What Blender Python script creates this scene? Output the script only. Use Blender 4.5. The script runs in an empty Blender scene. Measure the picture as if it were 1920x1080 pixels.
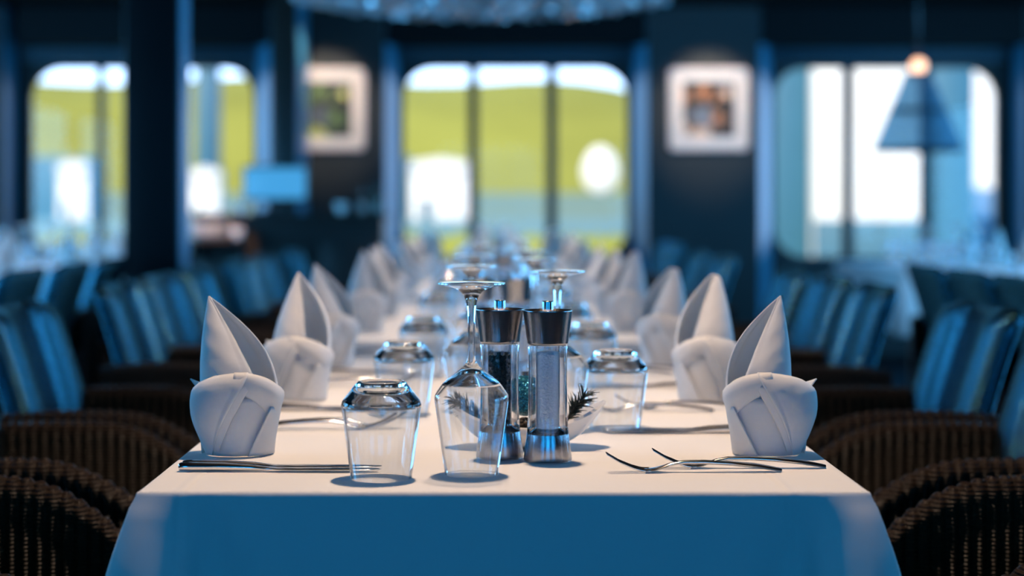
import bpy, bmesh, math, random
from math import sin, cos, pi, radians, sqrt, exp
from mathutils import Vector, Matrix

random.seed(7)
scene = bpy.context.scene
COL = scene.collection

# ------------------------------------------------------------------ camera frame
F = 3230.0; VX = 916.0; VY = 394.0
TZ = 0.75                       # table height
ZC = TZ + 0.306                 # eye height


def wx(px, Y):
    return (px - VX) / F * Y


def wz(py, Y):
    return ZC - (py - VY) / F * Y


cam_d = bpy.data.cameras.new('camera')
cam = bpy.data.objects.new('camera', cam_d)
COL.objects.link(cam)
cam.location = (0, 0, ZC)
cam.rotation_euler = (pi / 2, 0, 0)
cam_d.sensor_width = 36.0
cam_d.lens = F / 1920 * 36.0
cam_d.shift_x = (960 - VX) / 1920
cam_d.shift_y = -(540 - VY) / 1920
cam_d.clip_end = 1000
cam_d.dof.use_dof = True
cam_d.dof.focus_distance = 2.06
cam_d.dof.aperture_fstop = 2.4
cam_d.clip_start = 0.05
scene.camera = cam

# ------------------------------------------------------------------ materials


def new_mat(name):
    m = bpy.data.materials.new(name)
    m.use_nodes = True
    nt = m.node_tree
    nt.nodes.clear()
    out = nt.nodes.new('ShaderNodeOutputMaterial')
    return m, nt, out


def principled(name, color, rough=0.5, metallic=0.0, spec=0.5, bump=None, noise=None, sheen=0.0,
               coat=0.0, emission=None, subsurf=0.0):
    """bump: list of (kind, scale, strength, dist); noise: (scale, amount) colour variation"""
    m, nt, out = new_mat(name)
    b = nt.nodes.new('ShaderNodeBsdfPrincipled')
    nt.links.new(b.outputs[0], out.inputs[0])
    b.inputs['Base Color'].default_value = (*color, 1)
    b.inputs['Roughness'].default_value = rough
    b.inputs['Metallic'].default_value = metallic
    b.inputs['Specular IOR Level'].default_value = spec
    if sheen:
        b.inputs['Sheen Weight'].default_value = sheen
        b.inputs['Sheen Roughness'].default_value = 0.4
    if coat:
        b.inputs['Coat Weight'].default_value = coat
        b.inputs['Coat Roughness'].default_value = 0.12
    if emission:
        b.inputs['Emission Color'].default_value = (*emission[0], 1)
        b.inputs['Emission Strength'].default_value = emission[1]
    tc = nt.nodes.new('ShaderNodeTexCoord')
    if noise:
        n = nt.nodes.new('ShaderNodeTexNoise')
        n.inputs['Scale'].default_value = noise[0]
        n.inputs['Detail'].default_value = 4
        nt.links.new(tc.outputs['Object'], n.inputs['Vector'])
        mix = nt.nodes.new('ShaderNodeMix')
        mix.data_type = 'RGBA'
        lo = tuple(max(0, c * (1 - noise[1])) for c in color)
        hi = tuple(min(1, c * (1 + noise[1])) for c in color)
        mix.inputs[6].default_value = (*lo, 1)
        mix.inputs[7].default_value = (*hi, 1)
        nt.links.new(n.outputs['Fac'], mix.inputs[0])
        nt.links.new(mix.outputs[2], b.inputs['Base Color'])
    prev = None
    for bp in (bump or []):
        kind, sc, st, di = bp[:4]
        if kind == 'noise':
            t = nt.nodes.new('ShaderNodeTexNoise')
            t.inputs['Scale'].default_value = sc
            t.inputs['Detail'].default_value = 3
            src = t.outputs['Fac']
        else:
            t = nt.nodes.new('ShaderNodeTexWave')
            t.wave_type = 'BANDS'
            t.bands_direction = kind
            t.inputs['Scale'].default_value = sc
            t.inputs['Distortion'].default_value = bp[4] if len(bp) > 4 else 0.0
            src = t.outputs['Fac']
        if len(bp) > 5:
            mp = nt.nodes.new('ShaderNodeMapping')
            mp.inputs['Scale'].default_value = bp[5]
            nt.links.new(tc.outputs['Object'], mp.inputs['Vector'])
            nt.links.new(mp.outputs[0], t.inputs['Vector'])
        else:
            nt.links.new(tc.outputs['Object'], t.inputs['Vector'])
        bn = nt.nodes.new('ShaderNodeBump')
        bn.inputs['Strength'].default_value = st
        bn.inputs['Distance'].default_value = di
        nt.links.new(src, bn.inputs['Height'])
        if prev is not None:
            nt.links.new(prev, bn.inputs['Normal'])
        prev = bn.outputs['Normal']
    if prev is not None:
        nt.links.new(prev, b.inputs['Normal'])
    return m


def glass_mat(name, color=(1, 1, 1), ior=1.48, rough=0.0, clear=0.0):
    m, nt, out = new_mat(name)
    g = nt.nodes.new('ShaderNodeBsdfGlass')
    g.inputs['Color'].default_value = (*color, 1)
    g.inputs['IOR'].default_value = ior
    g.inputs['Roughness'].default_value = rough
    if clear > 0:
        t = nt.nodes.new('ShaderNodeBsdfTransparent')
        mx = nt.nodes.new('ShaderNodeMixShader')
        mx.inputs[0].default_value = clear
        nt.links.new(g.outputs[0], mx.inputs[1])
        nt.links.new(t.outputs[0], mx.inputs[2])
        nt.links.new(mx.outputs[0], out.inputs[0])
    else:
        nt.links.new(g.outputs[0], out.inputs[0])
    return m


def ware_mat(name, color=(1, 1, 1), ior=1.46, clear=0.95, lo=0.62, hi=0.92):
    """thin clear glass: square-on it lets light straight through, towards the edge it refracts and mirrors"""
    m, nt, out = new_mat(name)
    g = nt.nodes.new('ShaderNodeBsdfGlass')
    g.inputs['Color'].default_value = (*color, 1); g.inputs['IOR'].default_value = ior; g.inputs['Roughness'].default_value = 0.0
    t = nt.nodes.new('ShaderNodeBsdfTransparent'); t.inputs['Color'].default_value = (*color, 1)
    gl = nt.nodes.new('ShaderNodeBsdfGlossy'); gl.inputs['Roughness'].default_value = 0.01
    lw = nt.nodes.new('ShaderNodeLayerWeight'); lw.inputs['Blend'].default_value = 0.5
    pw_ = nt.nodes.new('ShaderNodeMath'); pw_.operation = 'POWER'; pw_.inputs[1].default_value = 5.0
    nt.links.new(lw.outputs['Facing'], pw_.inputs[0])
    fr = nt.nodes.new('ShaderNodeMath'); fr.operation = 'MULTIPLY_ADD'; fr.inputs[1].default_value = 0.9; fr.inputs[2].default_value = 0.045
    nt.links.new(pw_.outputs[0], fr.inputs[0])
    m1 = nt.nodes.new('ShaderNodeMixShader')
    nt.links.new(fr.outputs[0], m1.inputs[0]); nt.links.new(t.outputs[0], m1.inputs[1]); nt.links.new(gl.outputs[0], m1.inputs[2])
    mr = nt.nodes.new('ShaderNodeMapRange'); mr.interpolation_type = 'SMOOTHSTEP'
    mr.inputs['From Min'].default_value = lo; mr.inputs['From Max'].default_value = hi
    mr.inputs['To Min'].default_value = clear; mr.inputs['To Max'].default_value = 0.0
    nt.links.new(lw.outputs['Facing'], mr.inputs['Value'])
    mx = nt.nodes.new('ShaderNodeMixShader')
    nt.links.new(mr.outputs[0], mx.inputs[0]); nt.links.new(g.outputs[0], mx.inputs[1]); nt.links.new(m1.outputs[0], mx.inputs[2])
    nt.links.new(mx.outputs[0], out.inputs[0])
    return m


ANI = 0.88


def fabric_gloss_mat(name, base, gloss, rough, ior):
    """dark woven cover with a blue sheen"""
    m, nt, out = new_mat(name)
    d = nt.nodes.new('ShaderNodeBsdfDiffuse'); g = nt.nodes.new('ShaderNodeBsdfGlossy')
    g.inputs['Roughness'].default_value = rough
    g.inputs['Anisotropy'].default_value = ANI
    tg = nt.nodes.new('ShaderNodeVectorTransform'); tg.vector_type = 'VECTOR'; tg.convert_from = 'OBJECT'; tg.convert_to = 'WORLD'
    tg.inputs[0].default_value = (0.0, 1.0, 0.0)
    nt.links.new(tg.outputs[0], g.inputs['Tangent'])
    tc = nt.nodes.new('ShaderNodeTexCoord')
    n = nt.nodes.new('ShaderNodeTexNoise'); n.inputs['Scale'].default_value = 60
    mp = nt.nodes.new('ShaderNodeMapping'); mp.inputs['Scale'].default_value = (1, 6, 0.6)
    nt.links.new(tc.outputs['Object'], mp.inputs['Vector']); nt.links.new(mp.outputs[0], n.inputs['Vector'])
    for bsdf, c in ((d, base), (g, gloss)):
        mix = nt.nodes.new('ShaderNodeMix'); mix.data_type = 'RGBA'
        mix.inputs[6].default_value = (*[q * 0.55 for q in c], 1); mix.inputs[7].default_value = (*[min(1, q * 1.35) for q in c], 1)
        nt.links.new(n.outputs['Fac'], mix.inputs[0]); nt.links.new(mix.outputs[2], bsdf.inputs['Color'])
    w = nt.nodes.new('ShaderNodeTexWave'); w.bands_direction = 'Y'; w.inputs['Scale'].default_value = 110; w.inputs['Distortion'].default_value = 2
    nt.links.new(tc.outputs['Object'], w.inputs['Vector'])
    b = nt.nodes.new('ShaderNodeBump'); b.inputs['Strength'].default_value = 0.2; b.inputs['Distance'].default_value = 0.001
    nt.links.new(w.outputs['Fac'], b.inputs['Height'])
    nt.links.new(b.outputs[0], d.inputs['Normal']); nt.links.new(b.outputs[0], g.inputs['Normal'])
    lw = nt.nodes.new('ShaderNodeLayerWeight'); lw.inputs['Blend'].default_value = 0.5
    pw_ = nt.nodes.new('ShaderNodeMath'); pw_.operation = 'POWER'; pw_.inputs[1].default_value = 4.0
    nt.links.new(lw.outputs['Facing'], pw_.inputs[0])
    fr = nt.nodes.new('ShaderNodeMath'); fr.operation = 'MULTIPLY_ADD'; fr.inputs[1].default_value = 0.06; fr.inputs[2].default_value = ior
    nt.links.new(pw_.outputs[0], fr.inputs[0])
    mx = nt.nodes.new('ShaderNodeMixShader')
    nt.links.new(fr.outputs[0], mx.inputs[0]); nt.links.new(d.outputs[0], mx.inputs[1]); nt.links.new(g.outputs[0], mx.inputs[2])
    nt.links.new(mx.outputs[0], out.inputs[0])
    return m


def pane_mat(name, tint=(1, 1, 1)):
    m, nt, out = new_mat(name)
    t = nt.nodes.new('ShaderNodeBsdfTransparent')
    t.inputs['Color'].default_value = (*tint, 1)
    g = nt.nodes.new('ShaderNodeBsdfGlossy')
    g.inputs['Roughness'].default_value = 0.02
    lw = nt.nodes.new('ShaderNodeFresnel')
    lw.inputs['IOR'].default_value = 1.35
    mx = nt.nodes.new('ShaderNodeMixShader')
    nt.links.new(lw.outputs[0], mx.inputs[0])
    nt.links.new(t.outputs[0], mx.inputs[1])
    nt.links.new(g.outputs[0], mx.inputs[2])
    nt.links.new(mx.outputs[0], out.inputs[0])
    return m


def cloth_mat(name, color, weave=900, crease=False, transl=0.0):
    m, nt, out = new_mat(name)
    b = nt.nodes.new('ShaderNodeBsdfPrincipled')
    b.inputs['Base Color'].default_value = (*color, 1)
    b.inputs['Roughness'].default_value = 0.75
    b.inputs['Specular IOR Level'].default_value = 0.25
    b.inputs['Sheen Weight'].default_value = 0.15
    tc = nt.nodes.new('ShaderNodeTexCoord')
    n = nt.nodes.new('ShaderNodeTexNoise')
    n.inputs['Scale'].default_value = 9 if crease else 38
    n.inputs['Detail'].default_value = 2
    nt.links.new(tc.outputs['Object'], n.inputs['Vector'])
    bn = nt.nodes.new('ShaderNodeBump')
    bn.inputs['Strength'].default_value = 0.22 if crease else 0.3
    bn.inputs['Distance'].default_value = 0.012 if crease else 0.006
    nt.links.new(n.outputs['Fac'], bn.inputs['Height'])
    w = nt.nodes.new('ShaderNodeTexNoise')
    w.inputs['Scale'].default_value = weave
    nt.links.new(tc.outputs['Object'], w.inputs['Vector'])
    b2 = nt.nodes.new('ShaderNodeBump')
    b2.inputs['Strength'].default_value = 0.12
    b2.inputs['Distance'].default_value = 0.001
    nt.links.new(w.outputs['Fac'], b2.inputs['Height'])
    prev = bn.outputs[0]
    if crease:
        sx_ = nt.nodes.new('ShaderNodeSeparateXYZ'); nt.links.new(tc.outputs['Object'], sx_.inputs[0])
        for cx_ in (-0.352, 0.0, 0.312):
            ad = nt.nodes.new('ShaderNodeMath'); ad.operation = 'SUBTRACT'; ad.inputs[1].default_value = cx_
            nt.links.new(sx_.outputs['X'], ad.inputs[0])
            ab = nt.nodes.new('ShaderNodeMath'); ab.operation = 'ABSOLUTE'; nt.links.new(ad.outputs[0], ab.inputs[0])
            mr_ = nt.nodes.new('ShaderNodeMapRange'); mr_.interpolation_type = 'SMOOTHSTEP'
            mr_.inputs['From Min'].default_value = 0.0; mr_.inputs['From Max'].default_value = 0.009
            mr_.inputs['To Min'].default_value = 1.0; mr_.inputs['To Max'].default_value = 0.0
            nt.links.new(ab.outputs[0], mr_.inputs['Value'])
            bc = nt.nodes.new('ShaderNodeBump'); bc.inputs['Strength'].default_value = 0.5; bc.inputs['Distance'].default_value = 0.002
            nt.links.new(mr_.outputs[0], bc.inputs['Height']); nt.links.new(prev, bc.inputs['Normal'])
            prev = bc.outputs[0]
    nt.links.new(prev, b2.inputs['Normal'])
    nt.links.new(b2.outputs[0], b.inputs['Normal'])
    if transl:
        t = nt.nodes.new('ShaderNodeBsdfTranslucent')
        t.inputs['Color'].default_value = (*color, 1)
        mx = nt.nodes.new('ShaderNodeMixShader')
        mx.inputs[0].default_value = transl
        nt.links.new(b.outputs[0], mx.inputs[1])
        nt.links.new(t.outputs[0], mx.inputs[2])
        nt.links.new(mx.outputs[0], out.inputs[0])
    else:
        nt.links.new(b.outputs[0], out.inputs[0])
    return m


M = {}
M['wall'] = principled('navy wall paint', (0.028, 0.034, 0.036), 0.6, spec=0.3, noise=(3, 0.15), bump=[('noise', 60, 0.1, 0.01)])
M['wall_dark'] = principled('dark panelling', (0.0035, 0.004, 0.005), 0.55, spec=0.15, noise=(4, 0.2))
M['ceiling'] = principled('dark ceiling', (0.004, 0.005, 0.006), 0.9, spec=0.1, noise=(2, 0.2))
M['floor'] = principled('dark carpet', (0.012, 0.012, 0.014), 0.95, spec=0.1, noise=(40, 0.4), bump=[('noise', 300, 0.4, 0.01)])
M['pillar'] = principled('dark lacquered pillar', (0.006, 0.007, 0.009), 0.4, spec=0.14, noise=(5, 0.2))
M['pillar_brown'] = principled('dark brown lacquered pillar', (0.022, 0.017, 0.014), 0.3, spec=0.5, noise=(5, 0.2))
M['trim'] = principled('blue grey trim paint', (0.07, 0.30, 0.46), 0.35, noise=(6, 0.08))  # pier trim paint; on the pillars it stands in for daylight
M['frame_metal'] = principled('dark window frame', (0.02, 0.03, 0.036), 0.4, noise=(20, 0.1))
M['pane'] = pane_mat('window glass')
M['cloth'] = cloth_mat('white tablecloth linen', (0.80, 0.79, 0.78), crease=True)
M['napkin'] = cloth_mat('white napkin linen', (0.82, 0.81, 0.80), weave=1200, transl=0.26)
M['wood'] = principled('dark table wood', (0.05, 0.03, 0.02), 0.45, noise=(12, 0.4))
M['wicker'] = principled('brown woven wicker', (0.018, 0.011, 0.007), 0.42, spec=0.22, noise=(60, 0.5),
                         bump=[('Z', 55, 0.8, 0.004, 1.5), ('noise', 220, 0.4, 0.003)])
M['upholstery'] = fabric_gloss_mat('dark woven upholstery', (0.009, 0.010, 0.011), (0.17, 0.60, 0.95), 0.24, 0.33)  # blue of the window reflections is put into the gloss colour
M['leg'] = principled('dark chair leg', (0.012, 0.01, 0.009), 0.4)
M['glass'] = ware_mat('clear table glass', (0.985, 0.995, 1.0))
M['thick_glass'] = ware_mat('thick clear glass base', (0.985, 0.995, 1.0), 1.46, 0.9, 0.03, 0.20)
M['acrylic'] = ware_mat('clear acrylic', (0.975, 0.985, 1.0), 1.45, 0.85, 0.25, 0.70)
M['steel'] = principled('brushed steel', (0.42, 0.42, 0.43), 0.19, 1.0, noise=(120, 0.1),
                        bump=[('noise', 60, 0.15, 0.001, 0, (14, 14, 0.4))])
M['chrome'] = principled('polished cutlery steel', (0.66, 0.66, 0.67), 0.16, 1.0, noise=(50, 0.06))
M['salt'] = principled('coarse white salt', (0.82, 0.86, 0.90), 0.7, noise=(420, 0.25), bump=[('noise', 380, 0.8, 0.004)])
M['pepper'] = principled('black peppercorn', (0.012, 0.010, 0.009), 0.55, noise=(300, 0.6), bump=[('noise', 600, 0.6, 0.002)])
M['pepper_pale'] = principled('pale peppercorn', (0.26, 0.25, 0.24), 0.6, noise=(300, 0.3))
M['china'] = principled('white glazed china', (0.78, 0.76, 0.74), 0.2, noise=(8, 0.04))
M['needle'] = principled('dark pine needle', (0.020, 0.032, 0.028), 0.6, noise=(80, 0.4))
M['twig'] = principled('brown twig', (0.05, 0.03, 0.02), 0.8, noise=(80, 0.4))
M['cone'] = principled('brown pine cone', (0.055, 0.033, 0.02), 0.7, noise=(90, 0.5))
M['cream'] = principled('cream picture frame', (0.62, 0.56, 0.52), 0.5, noise=(20, 0.06))
M['paper'] = principled('cream picture mount', (0.72, 0.66, 0.61), 0.8, noise=(30, 0.04))
M['counter'] = principled('dark counter wood', (0.016, 0.013, 0.012), 0.4, noise=(10, 0.4))
M['black'] = principled('black plastic', (0.01, 0.011, 0.013), 0.35, noise=(40, 0.1))
M['screen'] = principled('glowing pale blue screen', (0.02, 0.05, 0.08), 0.3, emission=((0.07, 0.40, 0.80), 0.85), noise=(3, 0.1))
M['bulb'] = principled('lit warm bulb', (0.9, 0.6, 0.4), 0.4, emission=((1.0, 0.50, 0.26), 2.6), noise=(10, 0.02))
M['bead'] = principled('shiny shell disc', (0.62, 0.66, 0.70), 0.30, 0.75, spec=0.8, noise=(30, 0.2))
M['metal_dark'] = principled('dark metal', (0.03, 0.035, 0.04), 0.4, 0.6, noise=(30, 0.1))
M['blind'] = principled('dark blue blind slat', (0.035, 0.09, 0.13), 0.45, noise=(15, 0.15))
M['bottle_green'] = principled('green bottle glass', (0.02, 0.06, 0.03), 0.08, spec=0.7, noise=(10, 0.1))
M['bottle_brown'] = principled('brown bottle glass', (0.08, 0.035, 0.015), 0.08, spec=0.7, noise=(10, 0.1))
M['grass'] = principled('sunlit meadow grass', (0.230, 0.212, 0.034), 0.95, spec=0.05, noise=(0.11, 0.35))
M['grass_pale'] = principled('pale dry grass', (0.20, 0.21, 0.03), 0.95, spec=0.05, noise=(0.2, 0.3))
M['road'] = principled('pale asphalt', (0.13, 0.20, 0.20), 0.9, spec=0.1, noise=(0.3, 0.1))
M['white_paint'] = principled('white painted boards', (0.60, 0.60, 0.60), 0.6, noise=(2, 0.05))
M['blue_paint'] = principled('pale blue painted boards', (0.018, 0.10, 0.165), 0.6, noise=(2, 0.1))
M['leaf'] = principled('dark outdoor foliage', (0.05, 0.075, 0.008), 0.9, spec=0.05, noise=(2, 0.5))


def glitter_mat():
    m, nt, out = new_mat('blue glitter')
    b = nt.nodes.new('ShaderNodeBsdfPrincipled')
    nt.links.new(b.outputs[0], out.inputs[0])
    tc = nt.nodes.new('ShaderNodeTexCoord')
    v = nt.nodes.new('ShaderNodeTexVoronoi')
    v.inputs['Scale'].default_value = 900
    nt.links.new(tc.outputs['Object'], v.inputs['Vector'])
    r = nt.nodes.new('ShaderNodeValToRGB')
    r.color_ramp.elements[0].color = (0.005, 0.04, 0.08, 1)
    r.color_ramp.elements[1].color = (0.03, 0.32, 0.50, 1)
    sp = nt.nodes.new('ShaderNodeSeparateColor')
    nt.links.new(v.outputs['Color'], sp.inputs[0])
    nt.links.new(sp.outputs[0], r.inputs[0])
    nt.links.new(r.outputs[0], b.inputs['Base Color'])
    b.inputs['Metallic'].default_value = 0.7
    b.inputs['Roughness'].default_value = 0.3
    # each flake tilts its own way
    sub = nt.nodes.new('ShaderNodeVectorMath'); sub.operation = 'SUBTRACT'
    sub.inputs[1].default_value = (0.5, 0.5, 0.5)
    nt.links.new(v.outputs['Color'], sub.inputs[0])
    geo = nt.nodes.new('ShaderNodeNewGeometry')
    sc = nt.nodes.new('ShaderNodeVectorMath'); sc.operation = 'SCALE'; sc.inputs['Scale'].default_value = 1.3
    nt.links.new(sub.outputs[0], sc.inputs[0])
    ad = nt.nodes.new('ShaderNodeVectorMath'); ad.operation = 'ADD'
    nt.links.new(geo.outputs['Normal'], ad.inputs[0]); nt.links.new(sc.outputs[0], ad.inputs[1])
    no = nt.nodes.new('ShaderNodeVectorMath'); no.operation = 'NORMALIZE'
    nt.links.new(ad.outputs[0], no.inputs[0])
    nt.links.new(no.outputs[0], b.inputs['Normal'])
    return m


M['glitter'] = glitter_mat()


def art_mat(name, stops, scale):
    m, nt, out = new_mat(name)
    b = nt.nodes.new('ShaderNodeBsdfPrincipled')
    nt.links.new(b.outputs[0], out.inputs[0])
    b.inputs['Roughness'].default_value = 0.6
    tc = nt.nodes.new('ShaderNodeTexCoord')
    v = nt.nodes.new('ShaderNodeTexVoronoi')
    v.inputs['Scale'].default_value = scale
    nt.links.new(tc.outputs['Object'], v.inputs['Vector'])
    sp = nt.nodes.new('ShaderNodeSeparateColor')
    nt.links.new(v.outputs['Color'], sp.inputs[0])
    r = nt.nodes.new('ShaderNodeValToRGB')
    r.color_ramp.interpolation = 'CONSTANT'
    while len(r.color_ramp.elements) < len(stops):
        r.color_ramp.elements.new(0.5)
    for e, (p, c) in zip(r.color_ramp.elements, stops):
        e.position = p
        e.color = (*c, 1)
    nt.links.new(sp.outputs[0], r.inputs[0])
    nt.links.new(r.outputs[0], b.inputs['Base Color'])
    return m


M['art_warm'] = art_mat('autumn print', [(0, (0.02, 0.015, 0.012)), (0.4, (0.10, 0.06, 0.04)), (0.55, (0.55, 0.20, 0.07)),
                                         (0.7, (0.16, 0.19, 0.23)), (0.82, (0.05, 0.04, 0.035)), (0.92, (0.7, 0.45, 0.3))], 13)
M['art_green'] = art_mat('garden print', [(0, (0.015, 0.02, 0.018)), (0.35, (0.05, 0.09, 0.04)), (0.55, (0.12, 0.20, 0.06)),
                                          (0.68, (0.07, 0.09, 0.12)), (0.82, (0.03, 0.05, 0.03)), (0.93, (0.5, 0.5, 0.12))], 13)


def shade_mat():
    m, nt, out = new_mat('pale lampshade gauze')
    tr = nt.nodes.new('ShaderNodeBsdfTranslucent'); tr.inputs[0].default_value = (0.35, 0.5, 0.6, 1)
    df = nt.nodes.new('ShaderNodeBsdfDiffuse'); df.inputs[0].default_value = (0.12, 0.2, 0.26, 1)
    tp = nt.nodes.new('ShaderNodeBsdfTransparent'); tp.inputs[0].default_value = (0.45, 0.68, 0.82, 1)
    m1 = nt.nodes.new('ShaderNodeMixShader'); m1.inputs[0].default_value = 0.5
    m2 = nt.nodes.new('ShaderNodeMixShader'); m2.inputs[0].default_value = 0.55
    nt.links.new(tr.outputs[0], m1.inputs[1]); nt.links.new(df.outputs[0], m1.inputs[2])
    nt.links.new(m1.outputs[0], m2.inputs[1]); nt.links.new(tp.outputs[0], m2.inputs[2])
    nt.links.new(m2.outputs[0], out.inputs[0])
    return m


M['shade'] = shade_mat()

# ------------------------------------------------------------------ mesh helpers


def link_mesh(name, me, mat, parent=None, smooth=True):
    o = bpy.data.objects.new(name, me)
    COL.objects.link(o)
    if mat is not None and len(me.materials) == 0:
        me.materials.append(mat)
    if smooth:
        me.polygons.foreach_set('use_smooth', [True] * len(me.polygons))
    if parent is not None:
        o.parent = parent
    return o


def obj(name, bm, mat, parent=None, smooth=True, angle=None):
    me = bpy.data.meshes.new(name)
    bmesh.ops.recalc_face_normals(bm, faces=bm.faces)
    bm.to_mesh(me)
    bm.free()
    o = link_mesh(name, me, mat, parent, smooth)
    if smooth and angle is not None:
        me.set_sharp_from_angle(angle=radians(angle))
    return o


def from_data(name, verts, faces, mat, parent=None, smooth=True, recalc=True, angle=None):
    bm = bmesh.new()
    vs = [bm.verts.new(v) for v in verts]
    for f in faces:
        try:
            bm.faces.new([vs[i] for i in f])
        except ValueError:
            pass
    me = bpy.data.meshes.new(name)
    if recalc:
        bmesh.ops.recalc_face_normals(bm, faces=bm.faces)
    bm.to_mesh(me)
    bm.free()
    o = link_mesh(name, me, mat, parent, smooth)
    if smooth and angle is not None:
        me.set_sharp_from_angle(angle=radians(angle))
    return o


def tag(o, label=None, cat=None, group=None, kind=None):
    if label: o['label'] = label
    if cat: o['category'] = cat
    if group: o['group'] = group
    if kind: o['kind'] = kind
    return o


def thing(name, label, cat, loc=(0, 0, 0), rz=0.0, group=None):
    o = bpy.data.objects.new(name, None)
    o.empty_display_size = 0.05
    COL.objects.link(o)
    o.location = loc
    o.rotation_euler = (0, 0, rz)
    return tag(o, label, cat, group)


def children(o):
    return [c for c in COL.objects if c.parent == o]


KIDS = {}


def dup(root, loc, rz, label, group=None):
    """copy of a thing with copies of its parts and their sub-parts"""
    r = root.copy()
    COL.objects.link(r)
    r.location = loc
    r.rotation_euler = (0, 0, rz)
    r['label'] = label
    if group:
        r['group'] = group
    if root.name not in KIDS:
        KIDS[root.name] = [(c, children(c)) for c in children(root)]
    for c, gs in KIDS[root.name]:
        d = c.copy()
        COL.objects.link(d)
        d.parent = r
        for g in gs:
            e = g.copy()
            COL.objects.link(e)
            e.parent = d
    return r


def add_box(bm, cx, cy, cz, sx, sy, sz, bevel=0.0, seg=2, rot=None):
    r = bmesh.ops.create_cube(bm, size=1.0)
    vs = r['verts']
    for v in vs:
        v.co = Vector((v.co.x * sx, v.co.y * sy, v.co.z * sz))
    if bevel > 0:
        es = list({e for v in vs for e in v.link_edges})
        rb = bmesh.ops.bevel(bm, geom=es, offset=bevel, segments=seg, profile=0.5, affect='EDGES')
        vs = list({v for f in rb['faces'] for v in f.verts} | {v for v in vs if v.is_valid})
    mat = Matrix.Translation((cx, cy, cz))
    if rot is not None:
        mat = mat @ rot
    for v in vs:
        if v.is_valid:
            v.co = mat @ v.co
    return vs


def box(name, c, s, mat, parent=None, bevel=0.0, seg=2, smooth=True):
    bm = bmesh.new()
    add_box(bm, *c, *s, bevel=bevel, seg=seg)
    return obj(name, bm, mat, parent, smooth, angle=35)


def lathe_data(profile, seg=64, closed=False):
    """profile: list of (r, z). r==0 makes a pole. closed: last point joins the first."""
    verts, rings, faces = [], [], []
    for r, z in profile:
        if r < 1e-6:
            rings.append([len(verts)])
            verts.append((0, 0, z))
        else:
            st = len(verts)
            for i in range(seg):
                a = 2 * pi * i / seg
                verts.append((r * cos(a), r * sin(a), z))
            rings.append(list(range(st, st + seg)))
    pairs = list(zip(rings[:-1], rings[1:]))
    if closed:
        pairs.append((rings[-1], rings[0]))
    for a, b in pairs:
        if len(a) == 1 and len(b) == 1:
            continue
        for i in range(seg):
            j = (i + 1) % seg
            if len(a) == 1:
                faces.append((a[0], b[j], b[i]))
            elif len(b) == 1:
                faces.append((a[i], a[j], b[0]))
            else:
                faces.append((a[i], a[j], b[j], b[i]))
    return verts, faces


def lathe(name, profile, mat, parent=None, seg=64, closed=False, angle=None):
    v, f = lathe_data(profile, seg, closed)
    return from_data(name, v, f, mat, parent, angle=angle)


def smooth_profile(pts, rad, n=4):
    """round the inner corners of a polyline of (r, z) points; rad may be a list"""
    out = []
    for i, p in enumerate(pts):
        r = rad[i] if isinstance(rad, (list, tuple)) else rad
        if i == 0 or i == len(pts) - 1 or r <= 0:
            out.append(p)
            continue
        a = Vector(pts[i - 1]); b = Vector(p); c = Vector(pts[i + 1])
        d1 = (a - b); d2 = (c - b)
        l = min(r, d1.length * 0.48, d2.length * 0.48)
        s = b + d1.normalized() * l
        e = b + d2.normalized() * l
        for k in range(n + 1):
            t = k / n
            q = s * (1 - t) ** 2 + b * 2 * t * (1 - t) + e * t * t
            out.append((q.x, q.y))
    return out


def tube(bm, pts, radii, seg=8, cap=True, flat=None):
    """skin a polyline with circles (or ellipses: flat=(a, b) scale of normal / binormal)"""
    pts = [Vector(p) for p in pts]
    if not isinstance(radii, (list, tuple)):
        radii = [radii] * len(pts)
    rings = []
    up = Vector((0, 0, 1))
    for i, p in enumerate(pts):
        t = (pts[min(i + 1, len(pts) - 1)] - pts[max(i - 1, 0)])
        t.normalize()
        n = up - t * up.dot(t)
        if n.length < 1e-3:
            n = Vector((1, 0, 0)) - t * t.x
        n.normalize()
        b = t.cross(n)
        fa, fb = flat if flat else (1, 1)
        ring = []
        for k in range(seg):
            a = 2 * pi * k / seg
            ring.append(bm.verts.new(p + (n * cos(a) * fa + b * sin(a) * fb) * radii[i]))
        rings.append(ring)
    for a, b in zip(rings[:-1], rings[1:]):
        for k in range(seg):
            j = (k + 1) % seg
            bm.faces.new((a[k], a[j], b[j], b[k]))
    if cap:
        bm.faces.new(list(reversed(rings[0])))
        bm.faces.new(rings[-1])
    return rings


def loft(bm, rings, cap=True, closed=True):
    """rings: lists of coordinates of equal length"""
    vr = [[bm.verts.new(c) for c in r] for r in rings]
    n = len(vr[0])
    for a, b in zip(vr[:-1], vr[1:]):
        for k in range(n if closed else n - 1):
            j = (k + 1) % n
            bm.faces.new((a[k], a[j], b[j], b[k]))
    if cap:
        bm.faces.new(list(reversed(vr[0])))
        bm.faces.new(vr[-1])
    return vr


def interp(xs, ys, x):
    if x <= xs[0]: return ys[0]
    for i in range(len(xs) - 1):
        if x <= xs[i + 1]:
            t = (x - xs[i]) / (xs[i + 1] - xs[i])
            t = t * t * (3 - 2 * t) if False else t
            return ys[i] * (1 - t) + ys[i + 1] * t
    return ys[-1]


def rounded_rect(cx, cz, w, h, r, n=10):
    pts = []
    for (sx, sz, a0) in ((1, 1, 0), (-1, 1, 90), (-1, -1, 180), (1, -1, 270)):
        ox = cx + sx * (w / 2 - r); oz = cz + sz * (h / 2 - r)
        for k in range(n + 1):
            a = radians(a0 + 90 * k / n)
            pts.append((ox + r * cos(a), oz + r * sin(a)))
    return pts


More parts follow.
